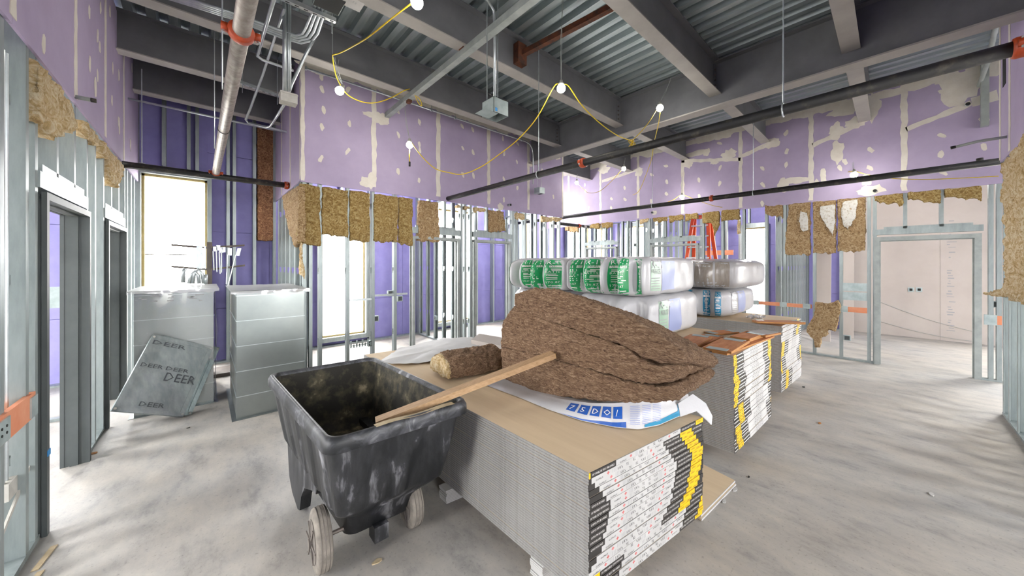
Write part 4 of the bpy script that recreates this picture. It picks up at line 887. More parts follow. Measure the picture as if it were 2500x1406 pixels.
# ------------------------------------------------------------------ conduit, strut and electrical boxes
yc = 5.72; zc = onY(1000, 251, yc).z; xe = xAt(1298, yc)
r = metal('conduit', 'straight bright conduit along the top of the centre wall, bending down at its end', 'conduit', [(1.1, yc, zc), (xe - .2, yc, zc), (xe - .06, yc, zc - .03), (xe + .02, yc, zc - .12), (xe + .05, yc, zc - .26), (xe + .05, yc, onY(1315, 452, yc).z)], .016)
for p in (747, 1053, 1111, 1274): x = xAt(p, yc); MB().box((x - .012, yc - .02, zc - .024), (x + .012, yc + .02, zc + .024)).box((x - .003, yc - .003, zc), (x + .003, yc + .003, 4.95)).build('clip', 'emt', r)
c = onY(1317, 466, yc); r = thing('junction_box', 'small grey steel box hung on conduit before the far lilac wall', 'junction box', c); MB().box(c - Vector((.09, .09, .07)), c + Vector((.09, .09, .07))).build('box', 'box_steel', r); MB().box(c - Vector((.16, .10, .074)), c + Vector((-.02, .06, -.071))).build('lid', 'box_steel', r); MB().box(c - Vector((.06, .06, .073)), c + Vector((.06, .06, -.07))).build('opening', 'dark_gap', r)
for s in (-.07, .07): MB().tube([c + Vector((s, 0, .07)), (c.x + s, c.y, 4.95)], .005, 6).build('rod', 'emt', r)
yb = 3.0; c = onY(1209, 268, yb); hb = .105; r = thing('junction_box', 'large open bottomed steel box hanging on two rods beside a conduit', 'junction box', c)
m = MB(); t = .004
for a, b in (((-hb, -hb, -.08), (hb, -hb + t, .085)), ((-hb, hb - t, -.08), (hb, hb, .085)), ((-hb, -hb, -.08), (-hb + t, hb, .085)), ((hb - t, -hb, -.08), (hb, hb, .085)), ((-hb, -hb, .085 - t), (hb, hb, .085))): m.box(c + Vector(a), c + Vector(b))
m.build('box', 'box_steel', r); MB().box(c + Vector((-hb + .006, -hb + .006, .06)), c + Vector((hb - .006, hb - .006, .078))).build('inside', 'dark_gap', r)
MB().obox(c + Vector((-.22, -.09, -.082)), (.19, 0, 0), (0, .17, 0), (0, 0, .003)).build('lid', 'box_steel', r); MB().box(c + Vector((-hb + .02, -hb - .001, -.07)), c + Vector((-hb + .05, -hb, -.03))).build('sticker', 'blue_tape', r)
for px in (1193, 1219): q = xAt(px, yb); MB().tube([(q, yb + .03, c.z + .085), (q, yb + .03, 4.99)], .006, 6).build('rod', 'emt', r)
metal('conduit', 'conduit bending over and dropping into the large hanging box', 'conduit', [atk(1060, -110, 3.2), atk(1150, -25, 3.55), atk(1188, -2, 3.75), atk(1205, 25, 3.85), onY(1208, 60, yb), (xAt(1208, yb), yb, c.z + .085)], .016)
# left cluster: pale cast box under a bundle, bent conduit bank, slotted strut
yw = 4.4; c = onY(703, 241, yw); r = thing('junction_box', 'pale cast box below a vertical conduit bundle next to the niche', 'junction box', c); MB().box(c - Vector((.075, .06, .055)), c + Vector((.08, .06, .05))).box(c - Vector((.08, .065, -.03)), c + Vector((.085, .065, .04))).build('box', 'box_white', r)
for k, px in enumerate((695, 704, 708)):
    p = onY(px, 222, yw); metal('conduit', 'vertical conduit rising from the pale cast box, %s of three' % ('leftmost', 'middle', 'rightmost')[k], 'conduit', [p, (p.x, p.y, 4.98)], (.022, .014, .012)[k], grp='conduits of the cast box')
zb_ = 4.36
for k in range(4):
    d = 4.5 * k; metal('conduit', 'bright conduit of the bent overhead bank, %s from the beam behind' % ('fourth', 'third', 'second', 'first')[k], 'conduit', [onZ(385, -26 + d, zb_), onZ(560, 29 + d, zb_), onZ(690, 76 + d * 1.2, zb_), onZ(722 + k * 4, 86 + d * 1.4, zb_), onZ(738 + k * 8, 82 + d * 1.2, zb_), onZ(746 + k * 10, 68 + d, zb_), onZ(762 + k * 10.5, 30, zb_), onZ(790 + k * 12, -40, zb_ )], .015, grp='bent conduit bank')
for k, (pp, lb) in enumerate((([(784, 62), (748, 130), (712, 205), (706, 224)], 'lowest conduit of the bank slanting down to the pale cast box'), ([(670, -6), (650, 60), (628, 137), (640, 146), (715, 172)], 'white painted conduit slanting down to an elbow in front of the beam'), ([(694, 22), (674, 80), (642, 180), (612, 262), (600, 292), (606, 299), (700, 322)], 'long white conduit slanting down into the niche and bending along its wall'), ([(697, 250), (672, 290), (660, 308), (650, 311), (606, 299)], 'short white conduit from under the pale cast box to the niche wall'))):
    ks = (3.85, 3.85, 3.85, 3.8) if k == 0 else (2.9, 3.3, 3.9, 4.0, 4.4) if k == 1 else (3.6, 4, 4.5, 4.9, 5.0, 5.05, 5.3) if k == 2 else (3.85, 4.6, 5.0, 5.05, 5.05)
    metal('conduit', lb, 'conduit', [atk(a, b, q) for (a, b), q in zip(pp, ks)], .016)
p = atk(684, 78, 4.0).lerp(atk(694, 22, 3.6), .55); 
yn = 7.3; zn = onY(500, 281, yn).z; metal('conduit', 'bright conduit across the niche under the second beam', 'conduit', [(LX, yn, zn), (RTX - .02, yn, zn)], .016)
for k, (pp, lb) in enumerate((([(560, -60), (812, 70)], 'slotted steel strut carrying the bent conduit bank'), ([(588, 203), (682, 236)], 'slotted steel strut under the beam beside the pale cast box'))):
    zz = (4.30, 4.42)[k]; a, b = onZ(*pp[0], zz), onZ(*pp[1], zz); b.y = a.y if k == 0 else b.y; r = thing('strut_channel', lb, 'strut', a); d = (b - a); s = Vector((-d.y, d.x, 0)).normalized() * .041
    MB().obox(a, d, s, (0, 0, .041)).build('channel', 'emt', r); m = MB(); n = int(d.length / .075)
    for i in range(n): q = a + d * ((i + .3) / n); m.obox(q + s * .35 - Vector((0, 0, .001)), d / n * .45, s * .3, (0, 0, .001))
    m.build('slots', 'dark_gap', r, kind='stuff')
    for f in (.05, .96): q = a + d * f + s * .5; MB().tube([q - Vector((0, 0, .12)), (q.x, q.y, 4.98)], .006, 6).build('rod', 'emt', r)
c = onZ(805, 12, 4.22); r = thing('junction_box', 'dark steel box overhead at the end of the bent conduits', 'junction box', c); MB().box(c + Vector((-.12, -.14, 0)), c + Vector((.10, .10, .12))).build('box', 'box_steel', r); MB().box(c + Vector((-.115, -.135, -.002)), c + Vector((.095, .095, 0))).build('opening', 'dark_gap', r)
c = onZ(858, 10, 4.22); r = thing('tag', 'white handwritten card tied at the dark overhead box', 'tag', c); MB().box(c + Vector((-.10, -.08, 0)), c + Vector((.09, .06, .002))).build('card', 'tape_white', r); g = MB(); write(g, '21-23', lambda X, Y: c + Vector((-.06 + X, -.05 + Y * 1, -.001)), .03, 0); g.build('handwriting', 'ink_grey', r)
# conduit at the upper right corner
metal('conduit', 'grey conduit coming down steeply to the mud at the upper right corner', 'conduit', [atk(2436, 40, 4.3), atk(2428, 80, 4.6), atk(2412, 150, 5.1), atk(2385, 225, 5.55), atk(2372, 248, 5.75)], .028, 'frame_light')
q = thing('corner_post', 'pale grey steel post in the upper corner of the right wall', 'post', (RX - .2, yAt(2398, RX), 3.9)); MB().box((RX - .12, yAt(2412, RX), 4.0), (RX - .02, yAt(2392, RX), DECK)).build('post', 'frame_light', q)
# ------------------------------------------------------------------ temporary string lights
def bulb(px, py, k, lb, tilt=0, wire=None, power=15):
    p = atk(px, py, k); r = thing('work_or_fill_bulb', lb, 'light bulb', p, 'temporary string light bulbs')
    up = Vector((math.sin(tilt), 0, math.cos(tilt))); s = MB(); R = .052
    s.tube([p - up * R * math.cos(a) for a in [math.pi * (.02 + i / 10 * .80) for i in range(11)]], [R * math.sin(math.pi * (.02 + i / 10 * .80)) for i in range(11)], 16)
    s.build('bulb', 'bulb_glass', r, True)
    MB().tube([p + up * .036, p + up * .060, p + up * .064, p + up * .10], [.036, .036, .022, .018], 12).build('socket', 'lamp_cage', r, True)
    if wire:
        q = atk(*wire); MB().tube([p + up * .09, p.lerp(q, .5) + Vector((.004, 0, 0)), q], .0035, 5).tube([p + up * .09, p.lerp(q, .5) + Vector((-.01, .01, 0)), q + Vector((.05, .02, 0))], .003, 5).build('tie_wire', 'wire', r)
    if px == 829:
        q = atk(812, 134, 4.2); MB().tube([p + up * .09, q, Vector((q.x, q.y, 4.995))], .0035, 5).build('tie_wire', 'wire', r)
    l = bpy.data.lights.new('bulb_light', 'POINT'); l.energy = power; l.shadow_soft_size = .06; l.color = (1, .95, .84); o = bpy.data.objects.new('bulb_light', l); C.objects.link(o); o.location = p - up * .075
    return p
b1 = bulb(1018, 6, 2.9, 'glowing bulb at the upper edge where the yellow cord leaves the picture', wire=(1020, -120, 2.9))
b2 = bulb(829, 222, 4.35, 'tilted glowing bulb before the speckled lilac wall, beside the niche corner', .5, (818, 140, 4.3))
b3 = bulb(1000, 354, 5.3, 'glowing bulb with a dangling plug, under the foot of the brace', wire=(985, 245, 5.35))
b4 = bulb(1370, 216, 4.17, 'glowing bulb hung on a long wire below the silver deck, mid ceiling', wire=(1372, -10, 4.1))
b5 = bulb(1611, 264, 5.4, 'glowing bulb hung in front of the deep girder web', wire=(1638, 190, 5.45))
b6 = bulb(1523, 412, 8.23, 'small far bulb behind the black pipe near a mud band', wire=(1526, 385, 8.3))
b7 = bulb(1408, 446, 9.4, 'small far bulb nearest the corner of the centre wall', wire=(1409, 425, 9.4))
b8 = bulb(1665, 481, 8.28, 'small far bulb just above the lower black pipe, over the ladder door', wire=(1666, 430, 8.3))
b9 = bulb(2085, 427, 6.09, 'small bulb on the lower black pipe by the white mud streaks', wire=(2084, 395, 6.1))
def bay_fill_bulb(x, y, lb, power=150, z=3.75):  # added bulbs out of view, only to brighten the bays behind the stud walls
    r = thing('work_or_fill_bulb', lb, 'light bulb', (x, y, z), 'temporary string light bulbs'); p = Vector((x, y, z)); R = .052; s = MB()
    s.tube([p - Vector((0, 0, R * math.cos(q))) for q in [math.pi * (.02 + i / 10 * .80) for i in range(11)]], [R * math.sin(math.pi * (.02 + i / 10 * .80)) for i in range(11)], 14); s.build('bulb', 'bulb_glass', r, True)
    MB().tube([p + Vector((0, 0, .036)), p + Vector((0, 0, .10))], [.036, .018], 10).build('socket', 'lamp_cage', r, True); MB().tube([p + Vector((0, 0, .09)), Vector((x, y, 5.075))], .004, 5).build('tie_wire', 'wire', r)
    l = bpy.data.lights.new('bulb_light', 'POINT'); l.energy = power; l.shadow_soft_size = .12; l.color = (1, .97, .92); o = bpy.data.objects.new('bulb_light', l); C.objects.link(o); o.location = (x, y, z - .13)
for x, y, lb in ((2.6, 7.1, 'added fill bulb in the room behind the first door'), (5.7, 7.1, 'added fill bulb in the room behind the second door'), (8.2, 7.4, 'added fill bulb in the passage behind the centre wall corner'), (11.3, 6.9, 'added fill bulb in the room behind the far door'), (10.9, 3.0, 'added fill bulb in the ladder room'), (11.2, -.2, 'added fill bulb in the plain board room behind the wide door'), (-2.3, 4.3, 'added fill bulb in the room behind the first left door'), (-2.3, 7.6, 'added fill bulb in the room behind the second left door')): bay_fill_bulb(x, y, lb, 50 if x < 0 else 85 if y < 0 else 150)
def cable(lb, pts, k0, k1, rad=.007, m='cable_yellow'):
    n = len(pts); P = [atk(a, b, k0 + (k1 - k0) * i / (n - 1)) for i, (a, b) in enumerate(pts)]; Q = []
    for i in range(n - 1):                                # smooth the run
        p0, p1, p2, p3 = P[max(i - 1, 0)], P[i], P[i + 1], P[min(i + 2, n - 1)]
        for j in range(6): t = j / 6; Q.append(.5 * ((2 * p1) + (p2 - p0) * t + (2 * p0 - 5 * p1 + 4 * p2 - p3) * t * t + (3 * p1 - p0 - 3 * p2 + p3) * t ** 3))
    Q.append(P[-1]); r = thing('light_cord', lb, 'cord', Q[0]); MB().tube(Q, rad, 7).build('cord', m, r, True); return r
cable('thick yellow cord from the uppermost bulb down to the wire tie near the niche', [(1010, 4), (960, 42), (900, 90), (860, 114), (830, 129), (812, 134)], 2.9, 4.2)
cable('yellow cord curving from the wire tie past the tilted bulb to the brace foot', [(812, 134), (815, 160), (825, 196), (850, 232), (890, 250), (925, 249), (960, 236), (985, 222), (1000, 217)], 4.2, 5.2)
cable('short looped yellow pigtail hanging at the foot of the brace', [(1012, 230), (1022, 252), (1030, 258), (1026, 244), (1016, 234)], 5.2, 5.2, .006)
cable('long yellow cord sagging across the lilac wall up to the middle bulb', [(1002, 344), (1025, 376), (1060, 410), (1095, 421), (1130, 425), (1175, 407), (1220, 376), (1265, 340), (1310, 288), (1352, 212), (1366, 206)], 5.3, 4.17)
cable('yellow cord from the middle bulb down to the knot under the girder', [(1374, 206), (1388, 210), (1415, 250), (1440, 278), (1475, 309), (1510, 332), (1542, 344)], 4.17, 5.2)
r = cable('yellow cord rising from the knot to the girder bulb', [(1542, 344), (1562, 325), (1585, 297), (1604, 266)], 5.2, 5.4, .006)
kn = atk(1543, 347, 5.2); MB().tube([kn + Vector((.05 * math.sin(a * 1.3), .03 * math.cos(a * 2.1), .06 * math.cos(a) - .03)) for a in [i * .5 for i in range(40)]], .006, 6).build('knot', 'cable_yellow', r, True)
cable('yellow cord from the girder bulb dropping behind the black pipe', [(1612, 272), (1608, 300), (1600, 335), (1596, 352), (1590, 390), (1576, 430), (1560, 466), (1545, 476)], 5.4, 8.2, .0065)
cable('faint cord between the two small bulbs by the centre wall corner', [(1412, 450), (1425, 462), (1438, 471), (1465, 466), (1495, 440), (1518, 414)], 9.4, 8.23, .006)
cable('faint cord from the small bulb sagging left and right along the right wall', [(1630, 493), (1645, 487), (1660, 477), (1672, 477), (1700, 488), (1750, 504), (1800, 509)], 8.5, 8.1, .006)
cable('faint yellow cord swagged along the right wall through the bulb on the pipe', [(1800, 509), (1880, 494), (1960, 472), (2030, 446), (2060, 424), (2085, 418), (2110, 424), (2160, 434), (2250, 438), (2340, 435), (2438, 430)], 8.1, 4.6, .006)
p = b3; r = thing('cord_plug', 'yellow cord end with a black plug hanging below the bulb', 'plug', p); MB().tube([p - Vector((0, 0, .045)), p - Vector((.005, 0, .18)), p - Vector((0, 0, .26))], .008, 7).build('cord', 'cable_yellow', r, True); MB().tube([p - Vector((0, 0, .26)), p - Vector((0, 0, .33))], .016, 8).build('plug', 'black_pipe', r)
# ------------------------------------------------------------------ torn batts left hanging in the stud bays
def hang(plane, pos, top, bot, thick, label, m='batt_yellow', ragb=.03, front=.0, grp=None, vox=.016, amp=.045, fine=.022):
    f = onY if plane == 'Y' else onX
    a, b = f(*top[0], pos), f(*top[-1], pos); P = [f(*q, pos) for q in top]; Bq = [f(*q, pos) for q in bot]; low = []
    for i in range(len(Bq) - 1): low.append(Bq[i]); low += jag(Bq[i], Bq[i + 1], max(2, int((Bq[i + 1] - Bq[i]).length / .035)), ragb)
    low.append(Bq[-1]); poly = P + low
    d = Vector((0, thick, 0)) if plane == 'Y' else Vector((thick, 0, 0))
    r = thing('hanging_batt', label, 'insulation', min(poly, key=lambda q: q.z), grp)
    fluff('wool', poly, d, m, r, vox, amp, fine, .13); return r
yh = CYW - .015; G = 'batts hanging from the centre wall'
def HC(x0, x1, y0, y1, b0, b1, label, **k): return hang('Y', yh, [(x0, y0), (x1, y1)], [(x1 + k.pop('sk', 0), b1), (x0 + k.pop('sl', 0), b0)], .10, label, grp=G, **k)
HC(732, 782, 446, 455, 592, 600, 'yellow tan batt hanging at the niche corner of the centre wall, lowest hanging', sl=-8, sk=2)
HC(786, 850, 455, 464, 573, 580, 'yellow tan batt hanging second from the niche corner, bottom over the bright window')
HC(854, 905, 463, 471, 587, 589, 'yellow tan batt hanging third from the niche corner, paler grey side')
HC(914, 972, 472, 480, 588, 591, 'yellow tan batt hanging fourth from the niche corner, below the tape joint')
HC(975, 1008, 480, 485, 594, 599, 'narrow yellow batt hanging fifth from the niche corner against the first door')
HC(1024, 1071, 487, 494, 588, 589, 'separate tan batt hanging over the head of the first door', m='batt_tan', sl=-3, sk=4)
HC(1193, 1230, 511, 516, 566, 564, 'square tan batt hanging over the head of the second door', m='batt_tan', sl=1, sk=6)
for x0, x1, y0, b, lb in ((1116, 1126, 500, 507, 'tiny tan tuft left of the stud between the two doors'), (1134, 1149, 502, 510, 'small tan tuft between the two doors'), (1160, 1188, 505, 515, 'ragged tan fringe over the second door, left of its square batt'), (1262, 1282, 519, 534, 'small tan tuft right of the second door'), (1325, 1350, 527, 540, 'small tan tuft towards the corner of the centre wall'), (1353, 1373, 530, 538, 'last tan tuft at the corner of the centre wall')):
    HC(x0, x1, y0, y0 + (x1 - x0) * .13, b, b, lb, m='batt_cream', ragb=.04, vox=.018)
hang('Y', yh - .03, [(733, 590), (741, 592)], [(741, 640), (746, 668), (744, 680), (732, 674), (730, 640)], .05, 'long pale shred of wool dangling under the corner batt', 'batt_cream', .02, grp=G)
hang('X', RTX - .05, [(688, 478), (728, 452)], [(727, 592), (716, 600), (704, 560), (694, 520)], .10, 'torn tan batt on the short return wall around the niche corner', 'batt_tan', .03)
hang('Y', BKY - .14, [(628, 300), (669, 312)], [(671, 588), (628, 587)], .11, 'tall rust brown batt filling the last bay of the violet niche wall', 'batt_red', .004, amp=.04)
G = 'torn batts under the left wall board'
def HL(x0, x1, t0, t1, bot, label, **k): return hang('X', LX + .015, [(x0, t0), (x1, t1)], bot, -.11, label, 'batt_cream', .05, grp=G, **k)
HL(97, 176, 145, 250, [(188, 308), (168, 318), (150, 335), (143, 342), (128, 325), (112, 300), (98, 296)], 'big torn cream batt spilling out over the first left door')
HL(213, 246, 296, 336, [(250, 352), (232, 350), (213, 318)], 'small torn cream batt between the two left doors')
HL(252, 268, 340, 362, [(282, 383), (262, 382), (252, 372)], 'thin torn cream tuft before the second left door')
HL(268, 298, 362, 398, [(306, 412), (292, 452), (280, 450), (268, 425)], 'torn cream batt over the second left door')
G = 'batts hanging from the right wall'; xh = RX - .012
def HR(x0, x1, y0, y1, b0, b1, label, m='batt_yellow', **k): return hang('X', xh, [(x0, y0), (x1, y1)], [(x1 + k.pop('sk', 0), b1), (x0 + k.pop('sl', 0), b0)], .10, label, m, grp=G, **k)
HR(1378, 1387, 553, 552, 562, 564, 'small tan batt first past the centre wall corner', 'batt_tan', vox=.02); HR(1390, 1411, 552, 550, 567, 566, 'tan batt second past the centre wall corner', 'batt_tan', vox=.02)
HR(1440, 1463, 547, 544, 558, 557, 'tan batt over the far door, left half', vox=.02); HR(1467, 1494, 544, 541, 557, 556, 'tan batt over the far door, right half', vox=.02)
HR(1562, 1583, 535, 532, 547, 537, 'ragged tan tuft left of the ladder door', 'batt_cream', vox=.02, ragb=.04)
HR(1593, 1628, 531, 528, 541, 540, 'tan batt over the ladder door, left', vox=.02); HR(1632, 1667, 527, 523, 542, 536, 'tan batt over the ladder door, middle', vox=.02); HR(1673, 1703, 522, 519, 540, 533, 'tan batt over the ladder door, right', vox=.02)
hang('X', xh, [(1713, 518), (1756, 514)], [(1756, 545), (1748, 562), (1743, 575), (1741, 558), (1735, 544), (1713, 545)], .10, 'tan batt with a long pale torn tail right of the ladder door', 'batt_yellow', .02, grp=G, vox=.02)
HR(1761, 1804, 513, 509, 540, 535, 'tan batt left of the very bright window', vox=.02)
hang('X', xh, [(1800, 535), (1806, 534)], [(1807, 570), (1800, 571)], .04, 'pale shred of wool hanging beside the bright window', 'batt_cream', .01, grp=G)
HR(1867, 1910, 502, 498, 522, 532, 'torn grey tan batt just right of the bright window', 'batt_tan', ragb=.04, vox=.02)
def frost(px, py, rx, rz):
    m = MB(); c = onX(px, py, RX - .05)
    for i in range(26):
        a = random.random() * 6.28; q = math.sqrt(random.random()); blob(m, c + Vector((-.012 * random.random(), rx * q * math.cos(a), rz * q * math.sin(a))), rx * .4, rz * .3, (0, 1, 0), nW, 0, 7, .5)
    return m
r = HR(1925, 1978, 497, 493, 621, 622, 'big tan batt with a pale patch, left of the three by the wide door', 'batt_tan', sl=-10)
r = HR(1985, 2041, 493, 488, 617, 619, 'big tan batt with a white patch, middle of the three by the wide door', 'batt_tan')
r = HR(2044, 2113, 488, 481, 615, 613, 'big tan batt with a large white patch, right of the three by the wide door', 'batt_tan')
for k, (bp_, lb) in enumerate((([(1953, 515), (1972, 518), (1974, 560), (1955, 562), (1950, 540)], 'left'), ([(2002, 502), (2040, 498), (2040, 540), (2032, 575), (2022, 560), (2000, 525)], 'middle'), ([(2058, 490), (2095, 486), (2090, 530), (2070, 560), (2056, 550), (2052, 515)], 'right'))):
    hang('X', RX - .035, bp_[:2], bp_[2:], .035, 'flat white frayed wool patch on the %s big batt' % lb, 'batt_white', .03, grp=G, vox=.018, amp=.03)
HR(2135, 2204, 478, 471, 492, 500, 'ragged tan batt over the wide door, first of three', 'batt_yellow', ragb=.035); HR(2217, 2296, 469, 462, 488, 495, 'ragged tan batt over the wide door, second of three', 'batt_yellow', ragb=.04); HR(2307, 2396, 461, 453, 481, 490, 'ragged tan batt over the wide door, third of three', 'batt_yellow', ragb=.04)
hang('X', RX - .10, [(1989, 736), (2020, 742), (2046, 733), (2052, 748)], [(2048, 780), (2040, 812), (2020, 802), (2022, 818), (2004, 826), (2002, 848), (1990, 848), (1986, 828), (1968, 812), (1970, 798), (1988, 770)], .14, 'clump of torn tan wool caught on a stud beside the far stack', 'batt_tan', .02)
hang('Y', NY + .03, [(2444, 405), (2470, 368), (2500, 325), (2560, 250)], [(2560, 745), (2490, 735), (2460, 727), (2445, 722), (2400, 716), (2440, 706), (2450, 670), (2446, 640), (2452, 560), (2446, 470)], -.14, 'huge torn tan batt bulging from the studs at the right edge', 'batt_cream', .02, amp=.08, fine=.03)
# ------------------------------------------------------------------ backing boards, plates and boxes fixed to the studs
def backer(f, pos, a, b, label, m='orange_board', th=.02, plates=(), grp='orange backing boards between studs'):
    A, B = f(*a, pos), f(*b, pos); lo = Vector((min(A.x, B.x), min(A.y, B.y), min(A.z, B.z))); hi = Vector((max(A.x, B.x), max(A.y, B.y), max(A.z, B.z)))
    r = thing('backing_board', label, 'backing board', lo, grp); d = Vector((th, 0, 0)) if f is onX else Vector((0, th, 0))
    MB().box(lo, hi + d).build('board', m, r); n = -d.normalized()
    for q in plates:
        c = lo.lerp(hi, q); c.z = lo.z; e = Vector((0, .12, 0)) if f is onX else Vector((.12, 0, 0)); MB().box(c - e * .5 + n * .004 - Vector((0, 0, .01)), c + e * .5 + d + Vector((0, 0, hi.z - lo.z + .01))).build('clip_plate', 'box_steel', r)
    return r
backer(onX, RX + .01, (1838, 734), (1982, 753), 'long orange backing board behind the far stack, left of the wool clump', plates=(.08, .46, .95))
backer(onX, RX + .01, (2057, 748), (2117, 765), 'bright orange backing board left of the wide door jamb', plates=(.96,))
backer(onX, RX + .01, (2416, 770), (2446, 794), 'orange backing board right of the wide door', plates=(.92,))
backer(onX, 11.978, (1722, 612), (1790, 622), 'orange backing board behind the ladder')
backer(onX, LX - .012, (2, 1062), (88, 975), 'orange backing board across the studs at the left edge', th=-.03, plates=(.1, .94)) if 0 else None
A, B = onX(-20, 1055, LX), onX(88, 1000, LX); A = Vector((LX + .004, A.y, 1.05)); r = thing('backing_board', 'salmon backing board with steel plates across the studs at the left edge', 'backing board', A, 'orange backing boards between studs')
zA = onX(50, 1050, LX).z; zB = onX(50, 985, LX).z
MB().box((LX - .03, yAt(-30, LX), zA), (LX - .005, yAt(90, LX), zB)).build('board', 'orange_board', r)
for a, b in ((-10, 24), (76, 91)): MB().box((LX - .006, yAt(a, LX), zA + .01), (LX + .003, yAt(b, LX), zB - .02)).build('clip_plate', 'box_steel', r)
bo = MB()
for px in (2, 14): 
    for z in (zA + .06, zB - .06): q = yAt(px, LX); bo.tube([(LX + .003, q, z), (LX + .006, q, z)], .008, 8)
bo.build('screw', 'dark_gap', r, kind='stuff')
for k, (a, b) in enumerate((((2056, 690), (2117, 712)), ((2056, 712), (2117, 735)))): backer(onX, RX + .03, a, b, 'grey steel backing plate left of the wide door, %s of two' % ('upper', 'lower')[k], 'box_steel', .004, grp='steel backing plates')
def ebox(f, pos, px, py, label, s=.05, grp='outlet boxes on studs'):
    c = f(px, py, pos); r = thing('outlet_box', label, 'outlet box', c, grp); n = nW if f is onX else nS; e = Vector((0, 1, 0)) if f is onX else Vector((1, 0, 0))
    MB().obox(c - e * s - Vector((0, 0, s)), e * 2 * s, (0, 0, 2 * s), -n * .05).build('box', 'box_steel', r); MB().obox(c - e * s * .7 - Vector((0, 0, s * .75)) + n * .001, e * 1.4 * s, (0, 0, 1.5 * s), n * .001).build('opening', 'frame_primer', r)
ebox(onY, CYW + .05, 954, 716, 'steel outlet box between two studs left of the first door, upper'); ebox(onY, CYW + .05, 977, 729, 'steel outlet box left of the first door, against the jamb')
ebox(onY, CYW + .09, 918, 778, 'steel outlet box low behind the studs left of the first door'); ebox(onY, CYW + .05, 906, 838, 'dark fronted outlet box near the floor behind the white sheet'); ebox(onX, CE - .1, 1177, 758, 'outlet box seen through the second door'); ebox(onX, 4.15, 1062, 776, 'outlet box seen through the first door')
ebox(onX, RX + .05, 2068, 825, 'flat steel outlet box low between studs by the wide door'); ebox(onX, RX + .05, 2431, 743, 'steel outlet box right of the wide door jamb'); ebox(onX, RX + .05, 1551, 598, 'outlet box on the stud between the two far doors')
for k, (y, x0, x1, lb) in enumerate(((732, 852, 915, 'flat steel bar bridging two studs left of the first door'), (720, 915, 995, 'flat steel bar behind the outlet boxes left of the first door'))):
    a, b = onY(x0, y + 4, CYW + .03), onY(x1, y, CYW + .03); b.z = a.z; r = thing('box_bracket', lb, 'bracket', a); MB().box(a, b + Vector((0, .004, .035))).build('bar', 'emt', r)
r = thing('box_bracket', 'slotted steel bracket lying near the floor behind the white sheet', 'bracket', onY(857, 845, CYW + .04)); a, b = onY(857, 846, CYW + .04), onY(912, 838, CYW + .04)
m = MB()
for i in range(9): q = a.lerp(b, i / 8); m.box((q.x - .012, q.y, a.z - .03), (q.x + .012, q.y + .003, a.z + (.03 if i % 2 else .09)))
m.box(a, (b.x, b.y + .003, a.z + .012)).build('plate', 'box_steel', r)
c = onX(30, 1190, LX - .05); r = thing('outlet_box', 'pale outlet box with two conduits low in the studs at the left edge', 'outlet box', c, 'outlet boxes on studs'); MB().box(c + Vector((-.06, -.05, -.06)), c + Vector((.0, .08, .04))).build('box', 'box_white', r); MB().obox(c + Vector((.0, -.2, -.22)), (0, .45, .22), (.01, 0, 0), (0, 0, .03)).build('bracket', 'box_white', r)
for s in (-.02, .03): MB().tube([c + Vector((-.03, s, .04)), c + Vector((-.03, s, 2.6))], .011, 8).build('conduit', 'emt', r)
c = onX(108, 1110, LX); r = thing('tape_strip', 'blue tape wrapped on the first left door jamb', 'tape', c); MB().box((LX + .012, D1[0] + .0, c.z - .02), (LX + .016, D1[0] + .055, c.z + .02)).build('strip', 'blue_tape', r)
c = onY(138, 727, 6.55); r = thing('backing_plate', 'grey steel plate on the studs seen through the first left door', 'plate', c); MB().box((c.x - .25, 6.54, onY(138, 752, 6.54).z), (c.x + .2, 6.548, onY(138, 700, 6.54).z)).build('plate', 'box_steel', r)
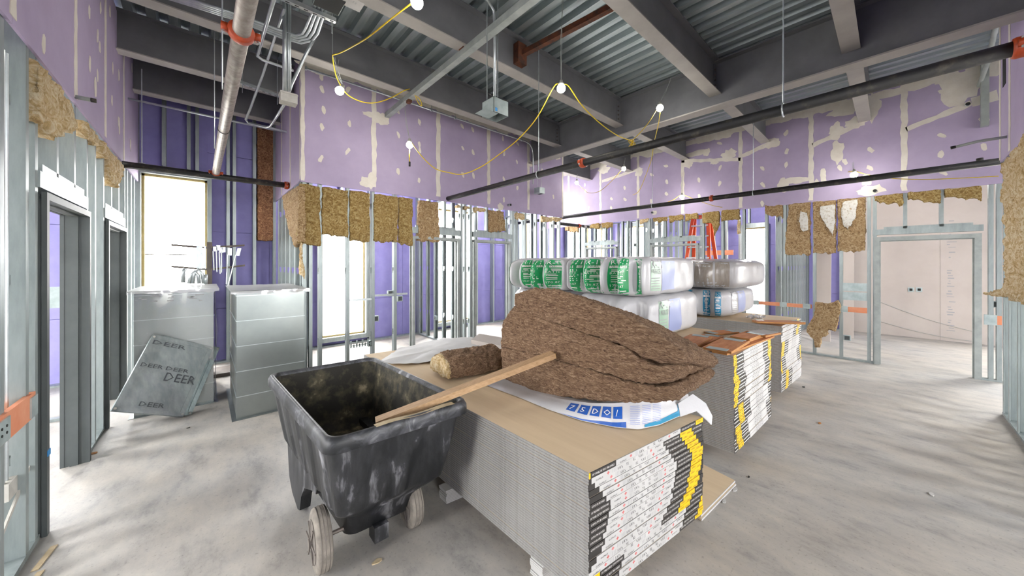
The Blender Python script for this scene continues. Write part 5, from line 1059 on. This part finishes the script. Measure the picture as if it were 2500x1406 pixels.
# ------------------------------------------------------------------ orange stepladder in the far room
lx = 10.6; t0, t1 = onX(1698, 524, lx), onX(1727, 520, lx); r = thing('stepladder', 'orange stepladder standing in the room behind the right wall', 'ladder', (lx, (t0.y + t1.y) / 2, 0))
ty = (t0.y + t1.y) / 2; tz = 3.15; hw = .2
for s in (-1, 1):
    for d in (-1, 1):
        MB().obox((lx + d * .06 - .03, ty + s * hw - .04, tz), (d * .55, s * .26, -tz), (.06, 0, 0), (0, .085, 0)).build('rail', 'ladder_orange', r)
for i in range(10):
    f = (i + .5) / 10.3; w2 = hw + .26 * (1 - f); MB().box((lx - .06 - .55 * (1 - f) - .05, ty - w2, tz * f), (lx - .06 - .55 * (1 - f) + .05, ty + w2, tz * f + .035)).build('step', 'alu', r)
    if i % 2: MB().box((lx + .06 + .55 * (1 - f) - .02, ty - w2, tz * f), (lx + .06 + .55 * (1 - f) + .02, ty + w2, tz * f + .03)).build('rear_brace', 'alu', r)
MB().box((lx - .16, ty - hw - .08, tz), (lx + .16, ty + hw + .08, tz + .07)).build('top_cap', 'ladder_orange', r)
for k, (px, w_, x) in enumerate(((2008, .28, 11.0), (2070, .2, 11.9))): y = yAt(px, x); r = thing('leaning_board', 'tall pale board standing behind the studs, %s the wool clump' % ('directly above', 'to the right of')[k], 'board', (x, y, 0)); MB().obox((x, y - w_ / 2, 0), (0, w_, 0), (.03, 0, 0), (.25, 0, 3.0)).build('board', 'beige_board', r)
# ------------------------------------------------------------------ small debris on the slab
for k, (px, py, s, m, lb) in enumerate(((1795, 1196, .03, 'tape_white', 'crumb of gypsum by the scrap board corner'), (1768, 1225, .025, 'tape_white', 'white gypsum crumbs near the scrap board'), (1962, 945, .03, 'dark_gap', 'dark scrap on the slab beside the far stack'), (2001, 1033, .03, 'ply_edge', 'brown splinter on the slab between the stacks and the right edge'), (2275, 1208, .03, 'tape_white', 'pale splinter on the slab in front of the right wall'), (460, 1045, .015, 'dark_gap', 'dark chip on the slab before the leaning duct end'), (225, 1108, .04, 'ply_edge', 'brown wood chip by the first left door'), (920, 1372, .03, 'dust', 'pale chip on the slab right of the cart wheel'), (1828, 1165, .015, 'dark_gap', 'dark chip on the slab right of the scrap board'))):
    p = onZ(px, py, 0); r = thing('debris_chip', lb, 'debris', p); mb = MB(); blob(mb, (0, 0, 0), s, s, (1, 0, 0), (0, 1, 0)); q = MB().prism([p + Vector((v.x, v.z * .5, .001)) for v in mb.v[1:10]], (0, 0, .006)); q.build('chip', m, r)
for k, y in enumerate((2.4, 3.2, 3.45)): p = Vector((LX + .03, y, 0)); r = thing('trash_scrap', 'strip of tan scrap along the left wall track, %s' % ('nearest the viewer', 'second from the viewer', 'third from the viewer')[k], 'debris', p); MB().obox(p, (.03, .22, 0), (.03, 0, 0), (0, 0, .006)).build('scrap', 'dust', r)
